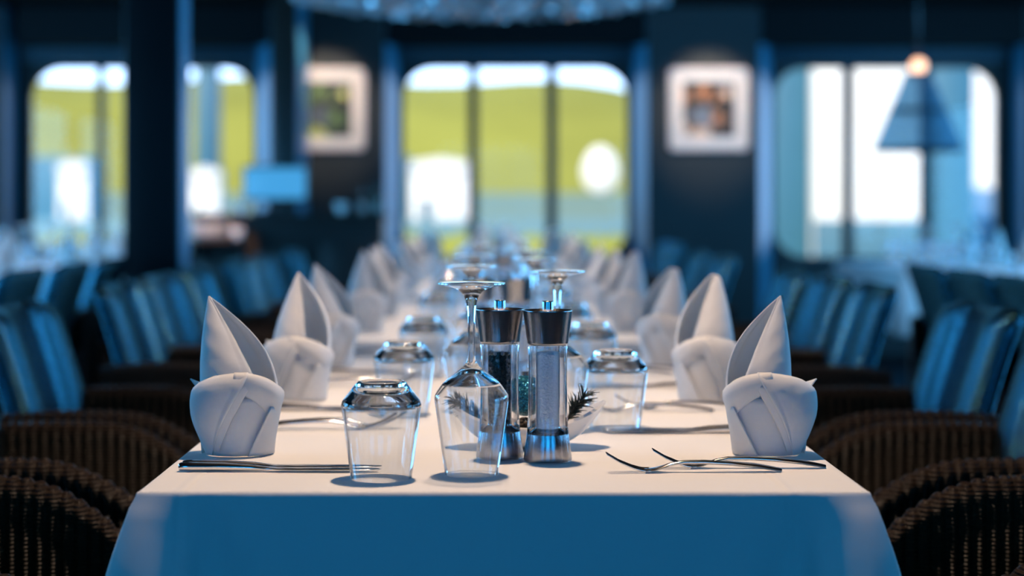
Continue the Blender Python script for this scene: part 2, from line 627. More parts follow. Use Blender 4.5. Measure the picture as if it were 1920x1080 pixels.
# ------------------------------------------------------------------ the room
DW = 12.5            # distance of the window wall
XL, XR = -4.7, 5.0
YB = -3.2            # wall behind the camera
CH = 2.5


def struct(o, kind='structure'):
    o['kind'] = kind
    return o


struct(box('floor', ((XL + XR) / 2, (YB + DW) / 2, -0.05), (XR - XL + 0.4, DW - YB + 0.6, 0.1), M['floor'], smooth=False))
struct(box('ceiling', ((XL + XR) / 2, (YB + DW) / 2, CH + 0.05), (XR - XL + 0.4, DW - YB + 0.6, 0.1), M['ceiling'], smooth=False))
def wall_with_holes(name, y, thick, x0, x1, z0, z1, holes, mat):
    bm = bmesh.new()
    def loop(pts):
        vs = [bm.verts.new((px, y, pz)) for px, pz in pts]
        return [bm.edges.new((vs[i], vs[(i + 1) % len(vs)])) for i in range(len(vs))]
    edges = loop([(x0, z0), (x1, z0), (x1, z1), (x0, z1)])
    for h in holes:
        edges += loop(h)
    bmesh.ops.triangle_fill(bm, use_beauty=True, use_dissolve=False, edges=edges)
    r = bmesh.ops.extrude_face_region(bm, geom=list(bm.faces))
    for v in [g for g in r['geom'] if isinstance(g, bmesh.types.BMVert)]:
        v.co.y += thick
    return struct(obj(name, bm, mat, None, smooth=False))


WIN = []
for (a, b) in ((50, 480), (750, 1183), (1448, 1878)):
    x0, x1 = wx(a, DW), wx(b, DW)
    z1, z0 = wz(120, DW), wz(488, DW)
    WIN.append(((x0 + x1) / 2, (z0 + z1) / 2, x1 - x0, z1 - z0))
holes = [rounded_rect(cx, cz, w, h, 0.24) for cx, cz, w, h in WIN]
wall_with_holes('wall_back', DW, 0.16, XL, XR, 0, CH, holes, M['wall'])
RWIN = [(-2.9, 1.4, 1.7, 1.45), (0.0, 1.4, 1.7, 1.45), (2.9, 1.4, 1.7, 1.45)]  # rear windows, out of view, added as openings for blue fill lamps
rholes = [rounded_rect(cx, cz, w, h, 0.24) for cx, cz, w, h in RWIN]
wall_with_holes('wall_rear', YB - 0.16, 0.16, XL, XR, 0, CH, rholes, M['wall_dark'])


SWIN = [(2.2, 1.4, 1.7, 1.45), (4.6, 1.4, 1.7, 1.45), (7.0, 1.4, 1.7, 1.45), (9.4, 1.4, 1.7, 1.45)]  # side windows, out of view, added for blue glints on chairs and napkins
sholes = [rounded_rect(c_[0], c_[1], c_[2], c_[3], 0.24) for c_ in SWIN]
for nm_, x_ in (('wall_left', XL - 0.16), ('wall_right', XR)):
    o_ = wall_with_holes(nm_, 0, 0.16, YB, DW, 0, CH, sholes, M['wall_dark'])
    # built along x, then turned to run along y
    o_.data.transform(Matrix(((0, 1, 0, x_), (1, 0, 0, 0), (0, 0, 1, 0), (0, 0, 0, 1))))
    o_.data.flip_normals()


def window(n, y, cx, cz, w, h, mull):
    fr = rounded_rect(cx, cz, w, h, 0.24, 12)
    inn = rounded_rect(cx, cz, w - 0.05, h - 0.05, 0.215, 12)
    bm = bmesh.new()
    rings = []
    for pts, yy in ((fr, y + 0.05), (fr, y + 0.11), (inn, y + 0.11), (inn, y + 0.05)):
        rings.append([bm.verts.new((px, yy, pz)) for px, pz in pts])
    for i in range(4):
        a, b = rings[i], rings[(i + 1) % 4]
        for k in range(len(a)):
            j = (k + 1) % len(a)
            bm.faces.new((a[k], a[j], b[j], b[k]))
    root = struct(obj('window_%d' % n, bm, M['frame_metal'], None, smooth=False))
    bm = bmesh.new()
    f = bm.faces.new([bm.verts.new((px, y + 0.075, pz)) for px, pz in inn])
    obj('pane', bm, M['pane'], root, smooth=False)
    for mx, mw in mull:
        box('mullion', (mx, y + 0.08, cz), (mw, 0.045, h - 0.05), M['frame_metal'], root, bevel=0.006)
    return root


mulls = [[(wx(185, DW), 0.06), (wx(334, DW), 0.06)], [(wx(887, DW), 0.075), (wx(1035, DW), 0.08)],
         [(wx(1594, DW), 0.085), (wx(1741, DW), 0.09)]]
for i, (cx, cz, w, h) in enumerate(WIN):
    window(i + 1, DW, cx, cz, w, h, mulls[i])
for i, (yy, cz, w, h) in enumerate(SWIN):
    for j, x_ in enumerate((XL - 0.16, XR)):
        r_ = window(7 + 2 * i + j, 0, yy, cz, w, h, [(yy - 0.29, 0.07), (yy + 0.29, 0.07)])
        r_.matrix_world = Matrix(((0, 1, 0, x_), (1, 0, 0, 0), (0, 0, 1, 0), (0, 0, 0, 1)))
for i, (cx, cz, w, h) in enumerate(RWIN):
    window(i + 4, YB - 0.16, cx, cz, w, h, [(cx - 0.29, 0.07), (cx + 0.29, 0.07)])

# wall piers between the windows: dark fronts, pale splayed sides that catch the daylight
PF = DW - 0.30
PIERS = [(-60, -40, 5, 31), (481, 506, 722, 748), (1186, 1214, 1424, 1446), (1899, 1925, 2010, 2030)]
n = 1
for (a, b, c, d) in PIERS:
    bm = bmesh.new()
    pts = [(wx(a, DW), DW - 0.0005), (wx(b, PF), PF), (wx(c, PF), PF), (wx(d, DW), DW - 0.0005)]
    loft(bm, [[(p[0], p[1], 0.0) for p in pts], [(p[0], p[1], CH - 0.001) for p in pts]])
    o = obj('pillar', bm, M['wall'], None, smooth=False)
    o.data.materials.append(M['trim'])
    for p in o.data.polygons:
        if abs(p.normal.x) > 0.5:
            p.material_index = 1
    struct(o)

for (xa, xb) in ((wx(31, PF), wx(506, PF)), (wx(722, PF), wx(1214, PF)), (wx(1424, PF), wx(1925, PF))):
    struct(box('trim_%d' % n, ((xa + xb) / 2, PF + 0.145, (2.235 + CH) / 2), (xb - xa - 0.004, 0.28, CH - 2.235 - 0.002), M['wall_dark'], smooth=False))
    n += 1

# recessed blinds gathered above each window
for i, (cx, cz, w, h) in enumerate(WIN):
    words_ = ('white-topped window behind the dark pillar', 'wide centre window with two mullions', 'bright window behind the conical pendant lamp')[i]
    zt = cz + h / 2
    t = thing('window_blind', 'dark blue slatted blind raised above the ' + words_, 'blind', (cx, DW - 0.05, zt + 0.02), 0, 'raised window blinds')
    box('headrail', (0, 0, 0.19), (w + 0.1, 0.07, 0.06), M['black'], t, bevel=0.01)
    for k in range(5):
        box('slat', (0, 0, 0.012 + k * 0.032), (w + 0.06, 0.05, 0.018), M['blind'], t, bevel=0.006)

# pillars


def pillar(name, x0, x1, y0, y1, mat, z1=CH):
    bm = bmesh.new()
    add_box(bm, (x0 + x1) / 2, (y0 + y1) / 2, z1 / 2, x1 - x0, y1 - y0, z1 - 0.002, bevel=0.012, seg=3)
    o = struct(obj(name, bm, mat, None, angle=35))
    return o


pa = pillar('pillar', wx(231, 7.2), wx(335, 7.2), 7.2, 7.2 + 0.23, M['pillar'])
pb = pillar('pillar', wx(508, 11.5), wx(557, 11.5), 11.5, 11.5 + 0.62, M['pillar_brown'])
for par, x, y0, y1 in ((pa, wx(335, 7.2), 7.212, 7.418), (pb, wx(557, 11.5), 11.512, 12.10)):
    box('side_panel', (x + 0.004, (y0 + y1) / 2, CH / 2), (0.008, y1 - y0, CH - 0.004), M['trim'], par, bevel=0.002)  # blue daylight on the right faces, put into a thin panel's colour

# ------------------------------------------------------------------ tables and cloths
TC = 0.0163              # table centre line
TW = 0.80


def cloth_mesh(L, W, drop, seed=0):
    rnd = random.Random(seed)
    hw, hl = W / 2, L / 2
    # perimeter points, denser towards the corners
    side = []
    N = 44
    for k in range(N):
        t = k / N
        side.append(0.5 - 0.5 * cos(pi * t))
    per = []
    cr = 0.006
    corners = [(-hw, -hl), (hw, -hl), (hw, hl), (-hw, hl)]
    norms = [(0, -1), (1, 0), (0, 1), (-1, 0)]
    for i in range(4):
        a = corners[i]; b = corners[(i + 1) % 4]
        ln = sqrt((b[0] - a[0]) ** 2 + (b[1] - a[1]) ** 2)
        nrm = norms[i]; prv = norms[i - 1]; nxt = norms[(i + 1) % 4]
        for t in side:
            x = a[0] + (b[0] - a[0]) * t; y = a[1] + (b[1] - a[1]) * t
            da = t * ln; db = (1 - t) * ln
            wa = 0.5 * exp(-(da / 0.02) ** 1.0); wb = 0.5 * exp(-(db / 0.02) ** 1.0)
            nx = nrm[0] * (1 - wa - wb) + prv[0] * wa + nxt[0] * wb
            ny = nrm[1] * (1 - wa - wb) + prv[1] * wa + nxt[1] * wb
            l = sqrt(nx * nx + ny * ny)
            per.append((x, y, nx / l, ny / l, min(da, db), i, t * ln))
    rows = []
    r = 0.007
    # d: distance down the drop
    prof = [(-0.012, 0.0), (-0.006, 0.0), (-0.003, -0.0006), (-0.001, -0.0022), (0.0, -0.0055)]
    for (o, z) in prof:
        rows.append([(p[0] + p[2] * o, p[1] + p[3] * o, z) for p in per])
    nd = 16
    ph = [rnd.uniform(0, 6.28) for _ in range(4)]
    for k in range(1, nd + 1):
        d = 0.0055 + (drop - 0.0055) * (k / nd) ** 1.2
        row = []
        for (x, y, nx, ny, dc, i, s) in per:
            cone = 0.44 * exp(-(dc / 0.044) ** 2) - 0.15 * exp(-((dc - 0.085) / 0.022) ** 2) + 0.10 * exp(-((dc - 0.125) / 0.022) ** 2)
            sag = d / drop
            wave = 0.010 * sin(s * 11 + ph[i]) * sag ** 1.3 * (1 - exp(-dc / 0.12))
            o = 0.0005 + 0.15 * math.tanh(d / 0.15) * cone + wave + 0.012 * sag * (1 - exp(-(dc / 0.1) ** 2))
            row.append((x + nx * o, y + ny * o, -d))
        rows.append(row)
    verts, faces = [], []
    n = len(per)
    for row in rows:
        verts += row
    for ri in range(len(rows) - 1):
        for k in range(n):
            j = (k + 1) % n
            faces.append((ri * n + k, ri * n + j, (ri + 1) * n + j, (ri + 1) * n + k))
    faces.append(tuple(range(n)))
    return verts, faces


def table(x, y0, y1, label, clabel, seed, w=TW, group='dining tables'):
    L = y1 - y0
    c = (x, (y0 + y1) / 2, 0)
    t = thing('dining_table', label, 'table', c, 0, group)
    box('tabletop', (0, 0, TZ - 0.0225), (w - 0.012, L - 0.012, 0.03), M['wood'], t, bevel=0.004)
    for sx in (-1, 1):
        for sy in (-1, 1):
            box('leg', (sx * (w / 2 - 0.09), sy * (L / 2 - 0.12), (TZ - 0.038) / 2), (0.06, 0.06, TZ - 0.0385), M['wood'], t, bevel=0.005)
    v, f = cloth_mesh(L, w, 0.33, seed)
    o = from_data('tablecloth', v, f, M['cloth'])
    o.location = (c[0], c[1], TZ)
    md = o.modifiers.new('Solidify', 'SOLIDIFY')
    md.thickness = 0.0015; md.offset = -1
    tag(o, clabel, 'tablecloth', 'white tablecloths')
    return t


# (front edge, far edge)
ROW = [(1.872, 3.575), (4.02, 5.73), (6.17, 7.88), (8.32, 10.03)]
TNAME = ['front table', 'second table', 'third table', 'farthest table of the middle row']
TWORD = ['front', 'second', 'third', 'farthest']
for i, (a, b) in enumerate(ROW):
    table(TC, a, b, ['dining table under the white cloth nearest the camera', 'second dining table of the middle row, across the gap from the front table',
                     'third dining table of the middle row, behind the second', 'farthest dining table of the middle row, before the centre window'][i],
          ['white tablecloth nearest the camera, its blue-shaded drop facing us', 'white tablecloth on the second table of the middle row',
           'white tablecloth on the third table of the middle row', 'white tablecloth on the farthest table of the middle row'][i], i)
LX, RX = -2.50, 2.50
SROW = [(6.3, 8.0), (8.7, 10.4)]
for i, (a, b) in enumerate(SROW):
    q = ('nearer', 'farther')[i]
    table(LX, a, b, q + ' dining table of the row by the dark pillar', 'white tablecloth on the %s table of the row by the dark pillar' % q, 10 + i)
    table(RX, a, b, q + ' dining table of the row under the conical pendant lamp', 'white tablecloth on the %s table under the conical pendant lamp' % q, 20 + i)

# ------------------------------------------------------------------ wicker armchairs (facing +x)


def chair_arm(side):
    """rolled woven arm panel with vertical ribs and a scalloped top edge"""
    NR = 24; PER = 6
    NS = NR * PER
    rings = []
    yc = 0.22 * side
    for s in range(NS + 1):
        u = s / NS
        # path from the back to the front, the front end turning in slightly
        x = -0.255 + 0.455 * u
        yy = yc - side * 0.030 * max(0, (u - 0.72) / 0.28) ** 2
        zt = 0.678 - 0.105 * max(0, (u - 0.55) / 0.45) ** 2.2 + 0.010 * sin(pi * min(1, u / 0.8))
        rib = cos(2 * pi * NR * u)
        a = 0.0032 * rib
        sc = 0.0042 * (abs(cos(pi * NR * u)) - 0.5)
        zb = 0.27
        hw = 0.017
        ring = []
        # outer side up, over the roll, down the inner side
        for k in range(9):
            t = k / 8
            z = zb + (zt - 0.03 - zb) * t
            ring.append((x, yy + side * (hw + a * 0.9), z))
        for k in range(1, 10):
            t = pi * k / 10
            rr = 0.024 + sc * 0.8
            ring.append((x, yy + side * (0.002 + rr * cos(t)) , zt - 0.024 + (rr + sc * 0.4) * sin(t) + 0.0))
        for k in range(9):
            t = 1 - k / 8
            z = zb + (zt - 0.03 - zb) * t
            ring.append((x, yy - side * (hw + a * 0.9), z))
        rings.append(ring)
    bm = bmesh.new()
    loft(bm, rings)
    return bm


BACK = [(0.42, -0.178), (0.52, -0.184), (0.62, -0.197), (0.70, -0.216), (0.78, -0.241), (0.84, -0.262), (0.872, -0.274)]


def chair_back():
    """upholstered reclined slab with fully rounded edges"""
    rings = []
    zs = [p[0] for p in BACK]; xs = [p[1] for p in BACK]
    N = 26
    hwid = 0.222
    for s in range(N + 1):
        z = zs[0] + (zs[-1] - zs[0]) * s / N
        x = interp(zs, xs, z)
        dz = zs[-1] - z
        r_end = 0.034
        k = 1.0
        if dz < r_end:
            k = sqrt(max(0.0, 1 - ((r_end - dz) / r_end) ** 2)) * 0.94 + 0.06
        tf, ww = 0.046 * k, hwid - (1 - k) * 0.03
        ring = []
        for q in range(72):
            a = 2 * pi * q / 72
            c, si = cos(a), sin(a)
            yy = ww * math.copysign(abs(si) ** 0.7, si)
            if c > 0:      # front: a flat middle between two padded side rolls
                roll = sqrt(max(0.0, 1 - ((abs(yy) - 0.158) / 0.066) ** 2)) if abs(yy) > 0.092 else 0.0
                xx = (0.012 * min(1.0, abs(c) ** 0.5 * 1.6) + 0.034 * roll) * k
            else:
                xx = -0.020 * k * abs(c) ** 0.6
            ring.append((x + xx, yy, z))
        rings.append(ring)
    bm = bmesh.new()
    loft(bm, rings)
    return bm


def make_chair():
    t = thing('wicker_armchair', 'x', 'chair')
    obj('backrest', chair_back(), M['upholstery'], t, angle=60)
    for s in (-1, 1):
        obj('arm', chair_arm(s), M['wicker'], t, angle=70)
    bm = bmesh.new()
    add_box(bm, 0.01, 0, 0.44, 0.40, 0.395, 0.085, bevel=0.028, seg=4)
    obj('seat_cushion', bm, M['upholstery'], t, angle=50)
    bm = bmesh.new()
    # woven apron below the seat, ribbed front
    N = 60
    top, bot = [], []
    rings = [[], []]
    for k in range(N + 1):
        u = k / N
        y = -0.20 + 0.40 * u
        top.append((0.205 + 0.003 * cos(2 * pi * 20 * u), y))
    pts = top + [(-0.20, 0.20), (-0.20, -0.20)]
    loft(bm, [[(p[0], p[1], 0.27) for p in pts], [(p[0], p[1], 0.396) for p in pts]])
    obj('apron', bm, M['wicker'], t, angle=60)
    bm = bmesh.new()
    rings = []
    NR = 20
    # woven shell behind the upholstered back
    pts_o, pts_i = [], []
    for k in range(NR * 6 + 1):
        u = k / (NR * 6)
        y = -0.205 + 0.41 * u
        b = 0.02 * (1 - (y / 0.22) ** 2)
        pts_o.append((-0.252 - b + 0.003 * cos(2 * pi * NR * u), y))
    for k in range(13):
        y = 0.205 - 0.41 * k / 12
        pts_i.append((-0.222 , y))
    pts = pts_o + pts_i
    loft(bm, [[(p[0], p[1], 0.27) for p in pts], [(p[0], p[1], 0.53) for p in pts], [(p[0] * 1.02, p[1] * 0.985, 0.545) for p in pts]])
    obj('back_shell', bm, M['wicker'], t, angle=60)
    for sx in (-1, 1):
        for sy in (-1, 1):
            bm = bmesh.new()
            tube(bm, [(sx * 0.17 - 0.02, sy * 0.17, 0.28), (sx * 0.185 - 0.02, sy * 0.185, 0.0)], [0.022, 0.016], 10)
            obj('leg', bm, M['leg'], t, angle=50)
    return t


CHAIR = make_chair()
chair_used = False


def chair(x, y, rz, label, group):
    global chair_used
    if not chair_used:
        chair_used = True
        CHAIR.location = (x, y, 0); CHAIR.rotation_euler = (0, 0, rz)
        CHAIR['label'] = label; CHAIR['group'] = group
        return CHAIR
    return dup(CHAIR, (x, y, 0), rz, label, group)


CD = 0.680
GR = 'wicker armchairs along the middle row'
SEAT = ['nearest', 'middle', 'far']
for (k, y) in ((0, 2.17), (1, 2.78), (2, 3.385)):
    chair(TC - CD - 0.005, y, 0, 'brown wicker armchair with dark backrest at the %s left seat of the front table' % SEAT[k], GR)
    chair(TC + CD + 0.010, y - 0.005, pi, 'brown wicker armchair with dark backrest at the %s right seat of the front table' % SEAT[k], GR)
for (px, k, ti) in ((178, 0, 1), (262, 1, 1), (335, 2, 1), (422, 0, 2), (470, 1, 2), (530, 2, 2)):
    X = -0.95
    y = X * F / (px - VX) + 0.222
    chair(X + 0.27, y, random.uniform(-0.04, 0.04), 'dark-backed wicker armchair at the %s left seat of the %s table' % (SEAT[k], TWORD[ti]), GR)
for (px, k, ti) in ((1685, 0, 1), (1600, 1, 1), (1520, 2, 1), (1383, 1, 2), (1328, 2, 2), (1247, 1, 3), (1219, 2, 3)):
    X = 0.975
    y = X * F / (px - VX) + 0.222
    if px == 1328: y -= 0.10
    if ti == 3:
        X = 1.06; y = (9.55, 10.12)[k - 1]
    chair(X - 0.27, y, pi + random.uniform(-0.04, 0.04), 'dark-backed wicker armchair at the %s right seat of the %s table' % (SEAT[k], TWORD[ti]), GR)
for k, y in enumerate((4.86, 5.38, 5.92)):
    chair(1.50 + 0.26, y, 0, 'wicker armchair seen from behind, %s of three turned away along the right aisle' % ('nearest', 'middle', 'farthest')[k], 'armchairs turned away from the middle row')
for k, y in enumerate((5.45, 6.1, 6.75)):
    chair(-1.47 - 0.26, y, pi, 'wicker armchair seen from behind, %s of three turned away along the left aisle' % ('nearest', 'middle', 'farthest')[k], 'armchairs turned away from the middle row')

# ------------------------------------------------------------------ table ware prototypes


def tumbler_profile():
    """a whisky tumbler standing on its rim: closed loop outer + inner"""
    outer = [(0.0342, 0.0), (0.0350, 0.0006), (0.0459, 0.0835), (0.0445, 0.0885), (0.0285, 0.1085), (0.0262, 0.1106), (0.0235, 0.1108), (0.0215, 0.1092), (0.0, 0.1085)]
    inner = [(0.0, 0.0985), (0.0215, 0.0985), (0.0275, 0.0965), (0.0405, 0.0835), (0.0430, 0.0790), (0.0335, 0.0006)]
    o = smooth_profile(outer, [0, 0, 0.005, 0.004, 0.002, 0.002, 0.001, 0.001, 0], 4)
    i = smooth_profile(inner, [0, 0.003, 0.003, 0.004, 0.004, 0], 4)
    return o + i


def wine_profile():
    outer = [(0.0302, 0.0), (0.0310, 0.0006), (0.0375, 0.048), (0.0428, 0.085), (0.0428, 0.0915), (0.0330, 0.1060), (0.0170, 0.1185), (0.0075, 0.1262), (0.0048, 0.1340),
             (0.0040, 0.150), (0.0040, 0.178), (0.0052, 0.196), (0.0090, 0.2080), (0.0180, 0.2150), (0.0392, 0.2195), (0.0394, 0.2215), (0.0370, 0.2222), (0.0, 0.2238)]
    inner = [(0.0, 0.1185), (0.0090, 0.1165), (0.0300, 0.1035), (0.0408, 0.0905), (0.0412, 0.085), (0.0360, 0.048), (0.0296, 0.0006)]
    o = smooth_profile(outer, [0, 0, 0.01, 0.006, 0.006, 0.006, 0.004, 0.004, 0.004, 0.006, 0.006, 0.006, 0.005, 0.006, 0.0006, 0.0006, 0.001, 0], 4)
    i = smooth_profile(inner, [0, 0.004, 0.006, 0.005, 0.005, 0.01, 0], 4)
    return o + i


def cl_lathe(prof, seg):
    # profile starts and ends at the rim; the two poles in the middle are skipped as a pair
    return lathe_data(prof + [prof[0]], seg)


tv, tf = cl_lathe(tumbler_profile(), 72)
wv, wf = cl_lathe(wine_profile(), 72)
bm_t = None
TUMBLER = None; WINE = None


def weld(o):
    bm = bmesh.new(); bm.from_mesh(o.data)
    bmesh.ops.remove_doubles(bm, verts=bm.verts, dist=1e-6)
    bmesh.ops.recalc_face_normals(bm, faces=bm.faces)
    bm.to_mesh(o.data); bm.free()
    o.data.polygons.foreach_set('use_smooth', [True] * len(o.data.polygons))


def solid(o):
    """make sure a closed mesh has outward normals (positive volume)"""
    bm = bmesh.new(); bm.from_mesh(o.data)
    if bm.calc_volume(signed=True) < 0:
        bmesh.ops.reverse_faces(bm, faces=bm.faces)
        bm.to_mesh(o.data)
    bm.free()


TUMBLER = from_data('tumbler', tv, tf, M['glass']); weld(TUMBLER); solid(TUMBLER)
WINE = from_data('wine_glass', wv, wf, M['glass']); weld(WINE); solid(WINE)
for o_, zz in ((TUMBLER, 0.0815), (WINE, 0.1040)):
    o_.data.materials.append(M['thick_glass'])
    for p_ in o_.data.polygons:
        if p_.center.z > zz:
            p_.material_index = 1
used = {}


def place(proto, loc, rz, label, cat, group):
    """first use moves the prototype itself, later uses are copies"""
    if proto.name not in used:
        used[proto.name] = True
        proto.location = loc; proto.rotation_euler = (0, 0, rz)
        return tag(proto, label, cat, group)
    o = dup(proto, loc, rz, label, group)
    return tag(o, label, cat, group)


# ---- napkin: a standing fold with a wrapped base, a turned-down flap and a tall open point
def napkin_mesh(mirror=False, seed=0, tipx=-0.0385, tipz=0.197, open_=1.0, curl=0.0, rim_s=1.0, rim_o=0.0):
    rnd = random.Random(seed)
    bm = bmesh.new()

    def body_r(z):
        return interp([0, 0.02, 0.05, 0.08, 0.10, 0.12], [0.0405, 0.0425, 0.0475, 0.0505, 0.0500, 0.046], z)

    def cyl(th, z, off=0.0):
        r = body_r(z) + off
        lump = 1 + 0.035 * sin(2 * th + 0.6) + 0.02 * sin(3 * th + seed)
        return Vector((r * lump * cos(th), 0.88 * r * lump * sin(th), z))

    def sheet(fn, nu, nv):
        g = [[bm.verts.new(fn(u / nu, v / nv)) for v in range(nv + 1)] for u in range(nu + 1)]
        for u in range(nu):
            for v in range(nv):
                bm.faces.new((g[u][v], g[u + 1][v], g[u + 1][v + 1], g[u][v + 1]))

    D = radians
    # wrapped base
    def base(u, v):
        th = D(150) + D(400) * u
        z = 0.0005 + 0.072 * v
        off = 0.0026 * (u > 0.97) + 0.003 * max(0, (u - 0.85) / 0.15)
        return cyl(th, z, off - 0.001)
    sheet(base, 64, 10)
    tip = Vector((tipx, 0.004, tipz))

    def spire(th, t, bulge):
        rim = cyl(th, 0.072, -0.003)
        rim.x = rim.x * rim_s + rim_o
        p = rim.lerp(tip, t)
        out = Vector((cos(th), 0.88 * sin(th), 0.35))
        return p + out * bulge * sin(pi * t) ** 0.9 * (1 - 0.35 * t)

    # front leaf of the point, from the far side of the tip line round to the open hem
    def leaf_front(u, v):
        th = D(168) + D(152 * open_) * u
        b = 0.001 + 0.006 * sin(pi * u) + 0.003 * u
        p = spire(th, v, b)
        if u > 0.9:                                    # rolled hem
            p += Vector((0.0015, -0.0015, 0.0)) * sin((u - 0.9) / 0.1 * pi)
        if curl and v > 0.86:
            p += Vector((curl * 2, -curl, -abs(curl) * 3)) * ((v - 0.86) / 0.14) ** 2
        p += Vector((0, 0.003 * sin(v * 9 + 2), 0)) * u * (1 - v)
        return p
    sheet(leaf_front, 26, 26)

    # back leaf, bulging further so the inside of the point shows
    def leaf_back(u, v):
        th = D(176) - D(186) * u
        b = 0.001 + 0.024 * u ** 1.2
        p = spire(th, v, b)
        p += Vector((0.004, -0.002, 0)) * exp(-((u - 0.62) / 0.09) ** 2) * sin(pi * v)
        p += Vector((-0.002, -0.003, 0)) * exp(-((u - 0.8) / 0.06) ** 2) * sin(pi * v)
        if curl and v > 0.86:
            p += Vector((curl * 2, -curl, -abs(curl) * 3)) * ((v - 0.86) / 0.14) ** 2
        return p
    sheet(leaf_back, 32, 26)

    # turned-down flap: a triangle hanging over the front, its corner touching the cloth
    A0, A1, AP = D(186), D(292), D(229)
    def flap(u, v):
        lo = A0 + (AP - D(7) - A0) * v ** 1.7
        hi = A1 + (AP + D(7) - A1) * v ** 0.9
        th = lo + (hi - lo) * u
        z = 0.1045 - 0.102 * v - 0.019 * (1 - v) * (1 - u) ** 2
        off = 0.0035 + 0.0125 * sin(pi * v ** 0.8) * (0.45 + 0.55 * sin(pi * u)) + 0.002 * v + (0.002 if u > 0.95 else 0.0)
        if v < 0.12:
            off -= 0.007 * (1 - v / 0.12) ** 2
        return cyl(th, z, off)
    sheet(flap, 24, 24)

    # the folded-back edge that shows beside the flap
    def band(u, v):
        vv = 0.14 + 0.84 * v
        hi = A1 + (AP + D(7) - A1) * vv ** 0.9
        th = hi - D(2) + D(13) * u * (1 - 0.25 * v)
        return cyl(th, max(0.001, 0.1035 - 0.099 * vv), 0.0026 + 0.0065 * sin(pi * vv ** 0.8) * (1 - 0.8 * u) + 0.002 * vv)
    sheet(band, 5, 18)

    # collar that carries the flap round the other side
    B0, B1 = D(270), D(366)
    def collar(u, v):
        th = B0 + (B1 - B0) * u
        low = interp([0, 0.3, 0.75, 1], [0.083, 0.070, 0.042, 0.060], u)
        zt = 0.1045 - 0.026 * u ** 2
        z = zt + (low - zt) * v
        off = 0.0022 + 0.0085 * sin(pi * min(1, v * 1.1 + 0.05)) * (0.35 + 0.65 * u) * (1 - 0.85 * max(0, (u - 0.6) / 0.4))
        if v < 0.15:
            off -= 0.006 * (1 - v / 0.15) ** 2
        return cyl(th, z, off)
    sheet(collar, 22, 12)

    # slanting tuck below the collar
    def tuck(u, v):
        th = D(325 - 34 * v) + D(44 + 30 * v) * u
        z = 0.001 + 0.060 * (1 - v)
        off = 0.0012 + 0.0042 * (1 - u) + (0.0015 if u < 0.06 else 0)
        return cyl(th, z, off)
    sheet(tuck, 16, 12)

    # small squared corner sticking out at the side
    def corner(u, v):
        th = D(184) - D(22) * u
        return cyl(th, 0.082 + 0.012 * v - 0.006 * u, 0.001 + 0.009 * v * (1 - 0.5 * u))
    sheet(corner, 6, 6)

    for v in bm.verts:
        q = v.co
        w = 0.0007 * sin(170 * q.x + 90 * q.z + seed) * sin(140 * q.z + 60 * q.y)
        v.co = q + Vector((0, w, 0)) if q.z > 0.004 else q
        if v.co.z < 0.0008: v.co.z = 0.0008
    if mirror:
        for v in bm.verts:
            v.co.x = -v.co.x
        bmesh.ops.reverse_faces(bm, faces=bm.faces)
    me = bpy.data.meshes.new('napkin')
    bm.to_mesh(me); bm.free()
    me.materials.append(M['napkin'])
    me.polygons.foreach_set('use_smooth', [True] * len(me.polygons))
    return me


def napkin_object(me):
    o = bpy.data.objects.new('napkin', me)
    COL.objects.link(o)
    md = o.modifiers.new('Solidify', 'SOLIDIFY')
    md.thickness = 0.0016; md.offset = 0
    return o


NAP_L = [napkin_mesh(False, 1), napkin_mesh(False, 2, tipx=-0.006, tipz=0.205, open_=0.92), napkin_mesh(False, 3, tipx=-0.030, tipz=0.200)]
NAP_R = [napkin_mesh(True, 4, tipx=-0.0185, tipz=0.1975, rim_s=0.82, rim_o=0.0105), napkin_mesh(True, 5, tipx=-0.022, tipz=0.212, curl=0.004), napkin_mesh(True, 6, tipx=-0.022, tipz=0.203, curl=0.005)]


def napkin(me, loc, rz, label, group='standing folded napkins', scale=1.0):
    o = napkin_object(me)
    o.location = loc
    o.rotation_euler = (0, 0, rz)
    o.scale = (scale, scale, scale)
    return tag(o, label, 'napkin', group)


# ---- cutlery
def fork_mesh():
    """lies along +x, handle end at x=0, tines up; total 0.205 m"""
    bm = bmesh.new()
    st = [(0.0, 0.0050, 0.0026), (0.003, 0.0066, 0.0030), (0.012, 0.0074, 0.0034), (0.03, 0.0074, 0.0038), (0.06, 0.0060, 0.0038), (0.09, 0.0046, 0.0036),
          (0.115, 0.0036, 0.0034), (0.130, 0.0038, 0.0030), (0.138, 0.0070, 0.0024), (0.146, 0.0105, 0.0022), (0.154, 0.0118, 0.0022), (0.160, 0.0122, 0.0021)]
    hz = lambda x: interp([0, 0.015, 0.04, 0.08, 0.11, 0.125, 0.138, 0.150, 0.162, 0.175, 0.19, 0.205],
                          [0.0018, 0.0045, 0.0085, 0.0110, 0.0115, 0.0100, 0.0060, 0.0024, 0.0022, 0.0060, 0.0125, 0.0215], x)
    rings = []
    for (x, w, t) in st:
        ring = []
        for k in range(12):
            a = 2 * pi * k / 12
            ring.append((x, w * cos(a), hz(x) + t * 0.72 * sin(a)))
        rings.append(ring)
    loft(bm, rings)
    for i in range(4):
        y = -0.0096 + i * 0.0064
        rg = []
        for s in range(11):
            x = 0.154 + 0.051 * s / 10
            wy = 0.0021 * (1 - 0.45 * s / 10) if s < 10 else 0.0008
            ring = []
            for k in range(8):
                a = 2 * pi * k / 8
                ring.append((x, y * (1 - 0.08 * s / 10) + wy * cos(a), hz(x) + (0.0018 - 0.0008 * s / 10) * sin(a)))
            rg.append(ring)
        loft(bm, rg)
    return bm


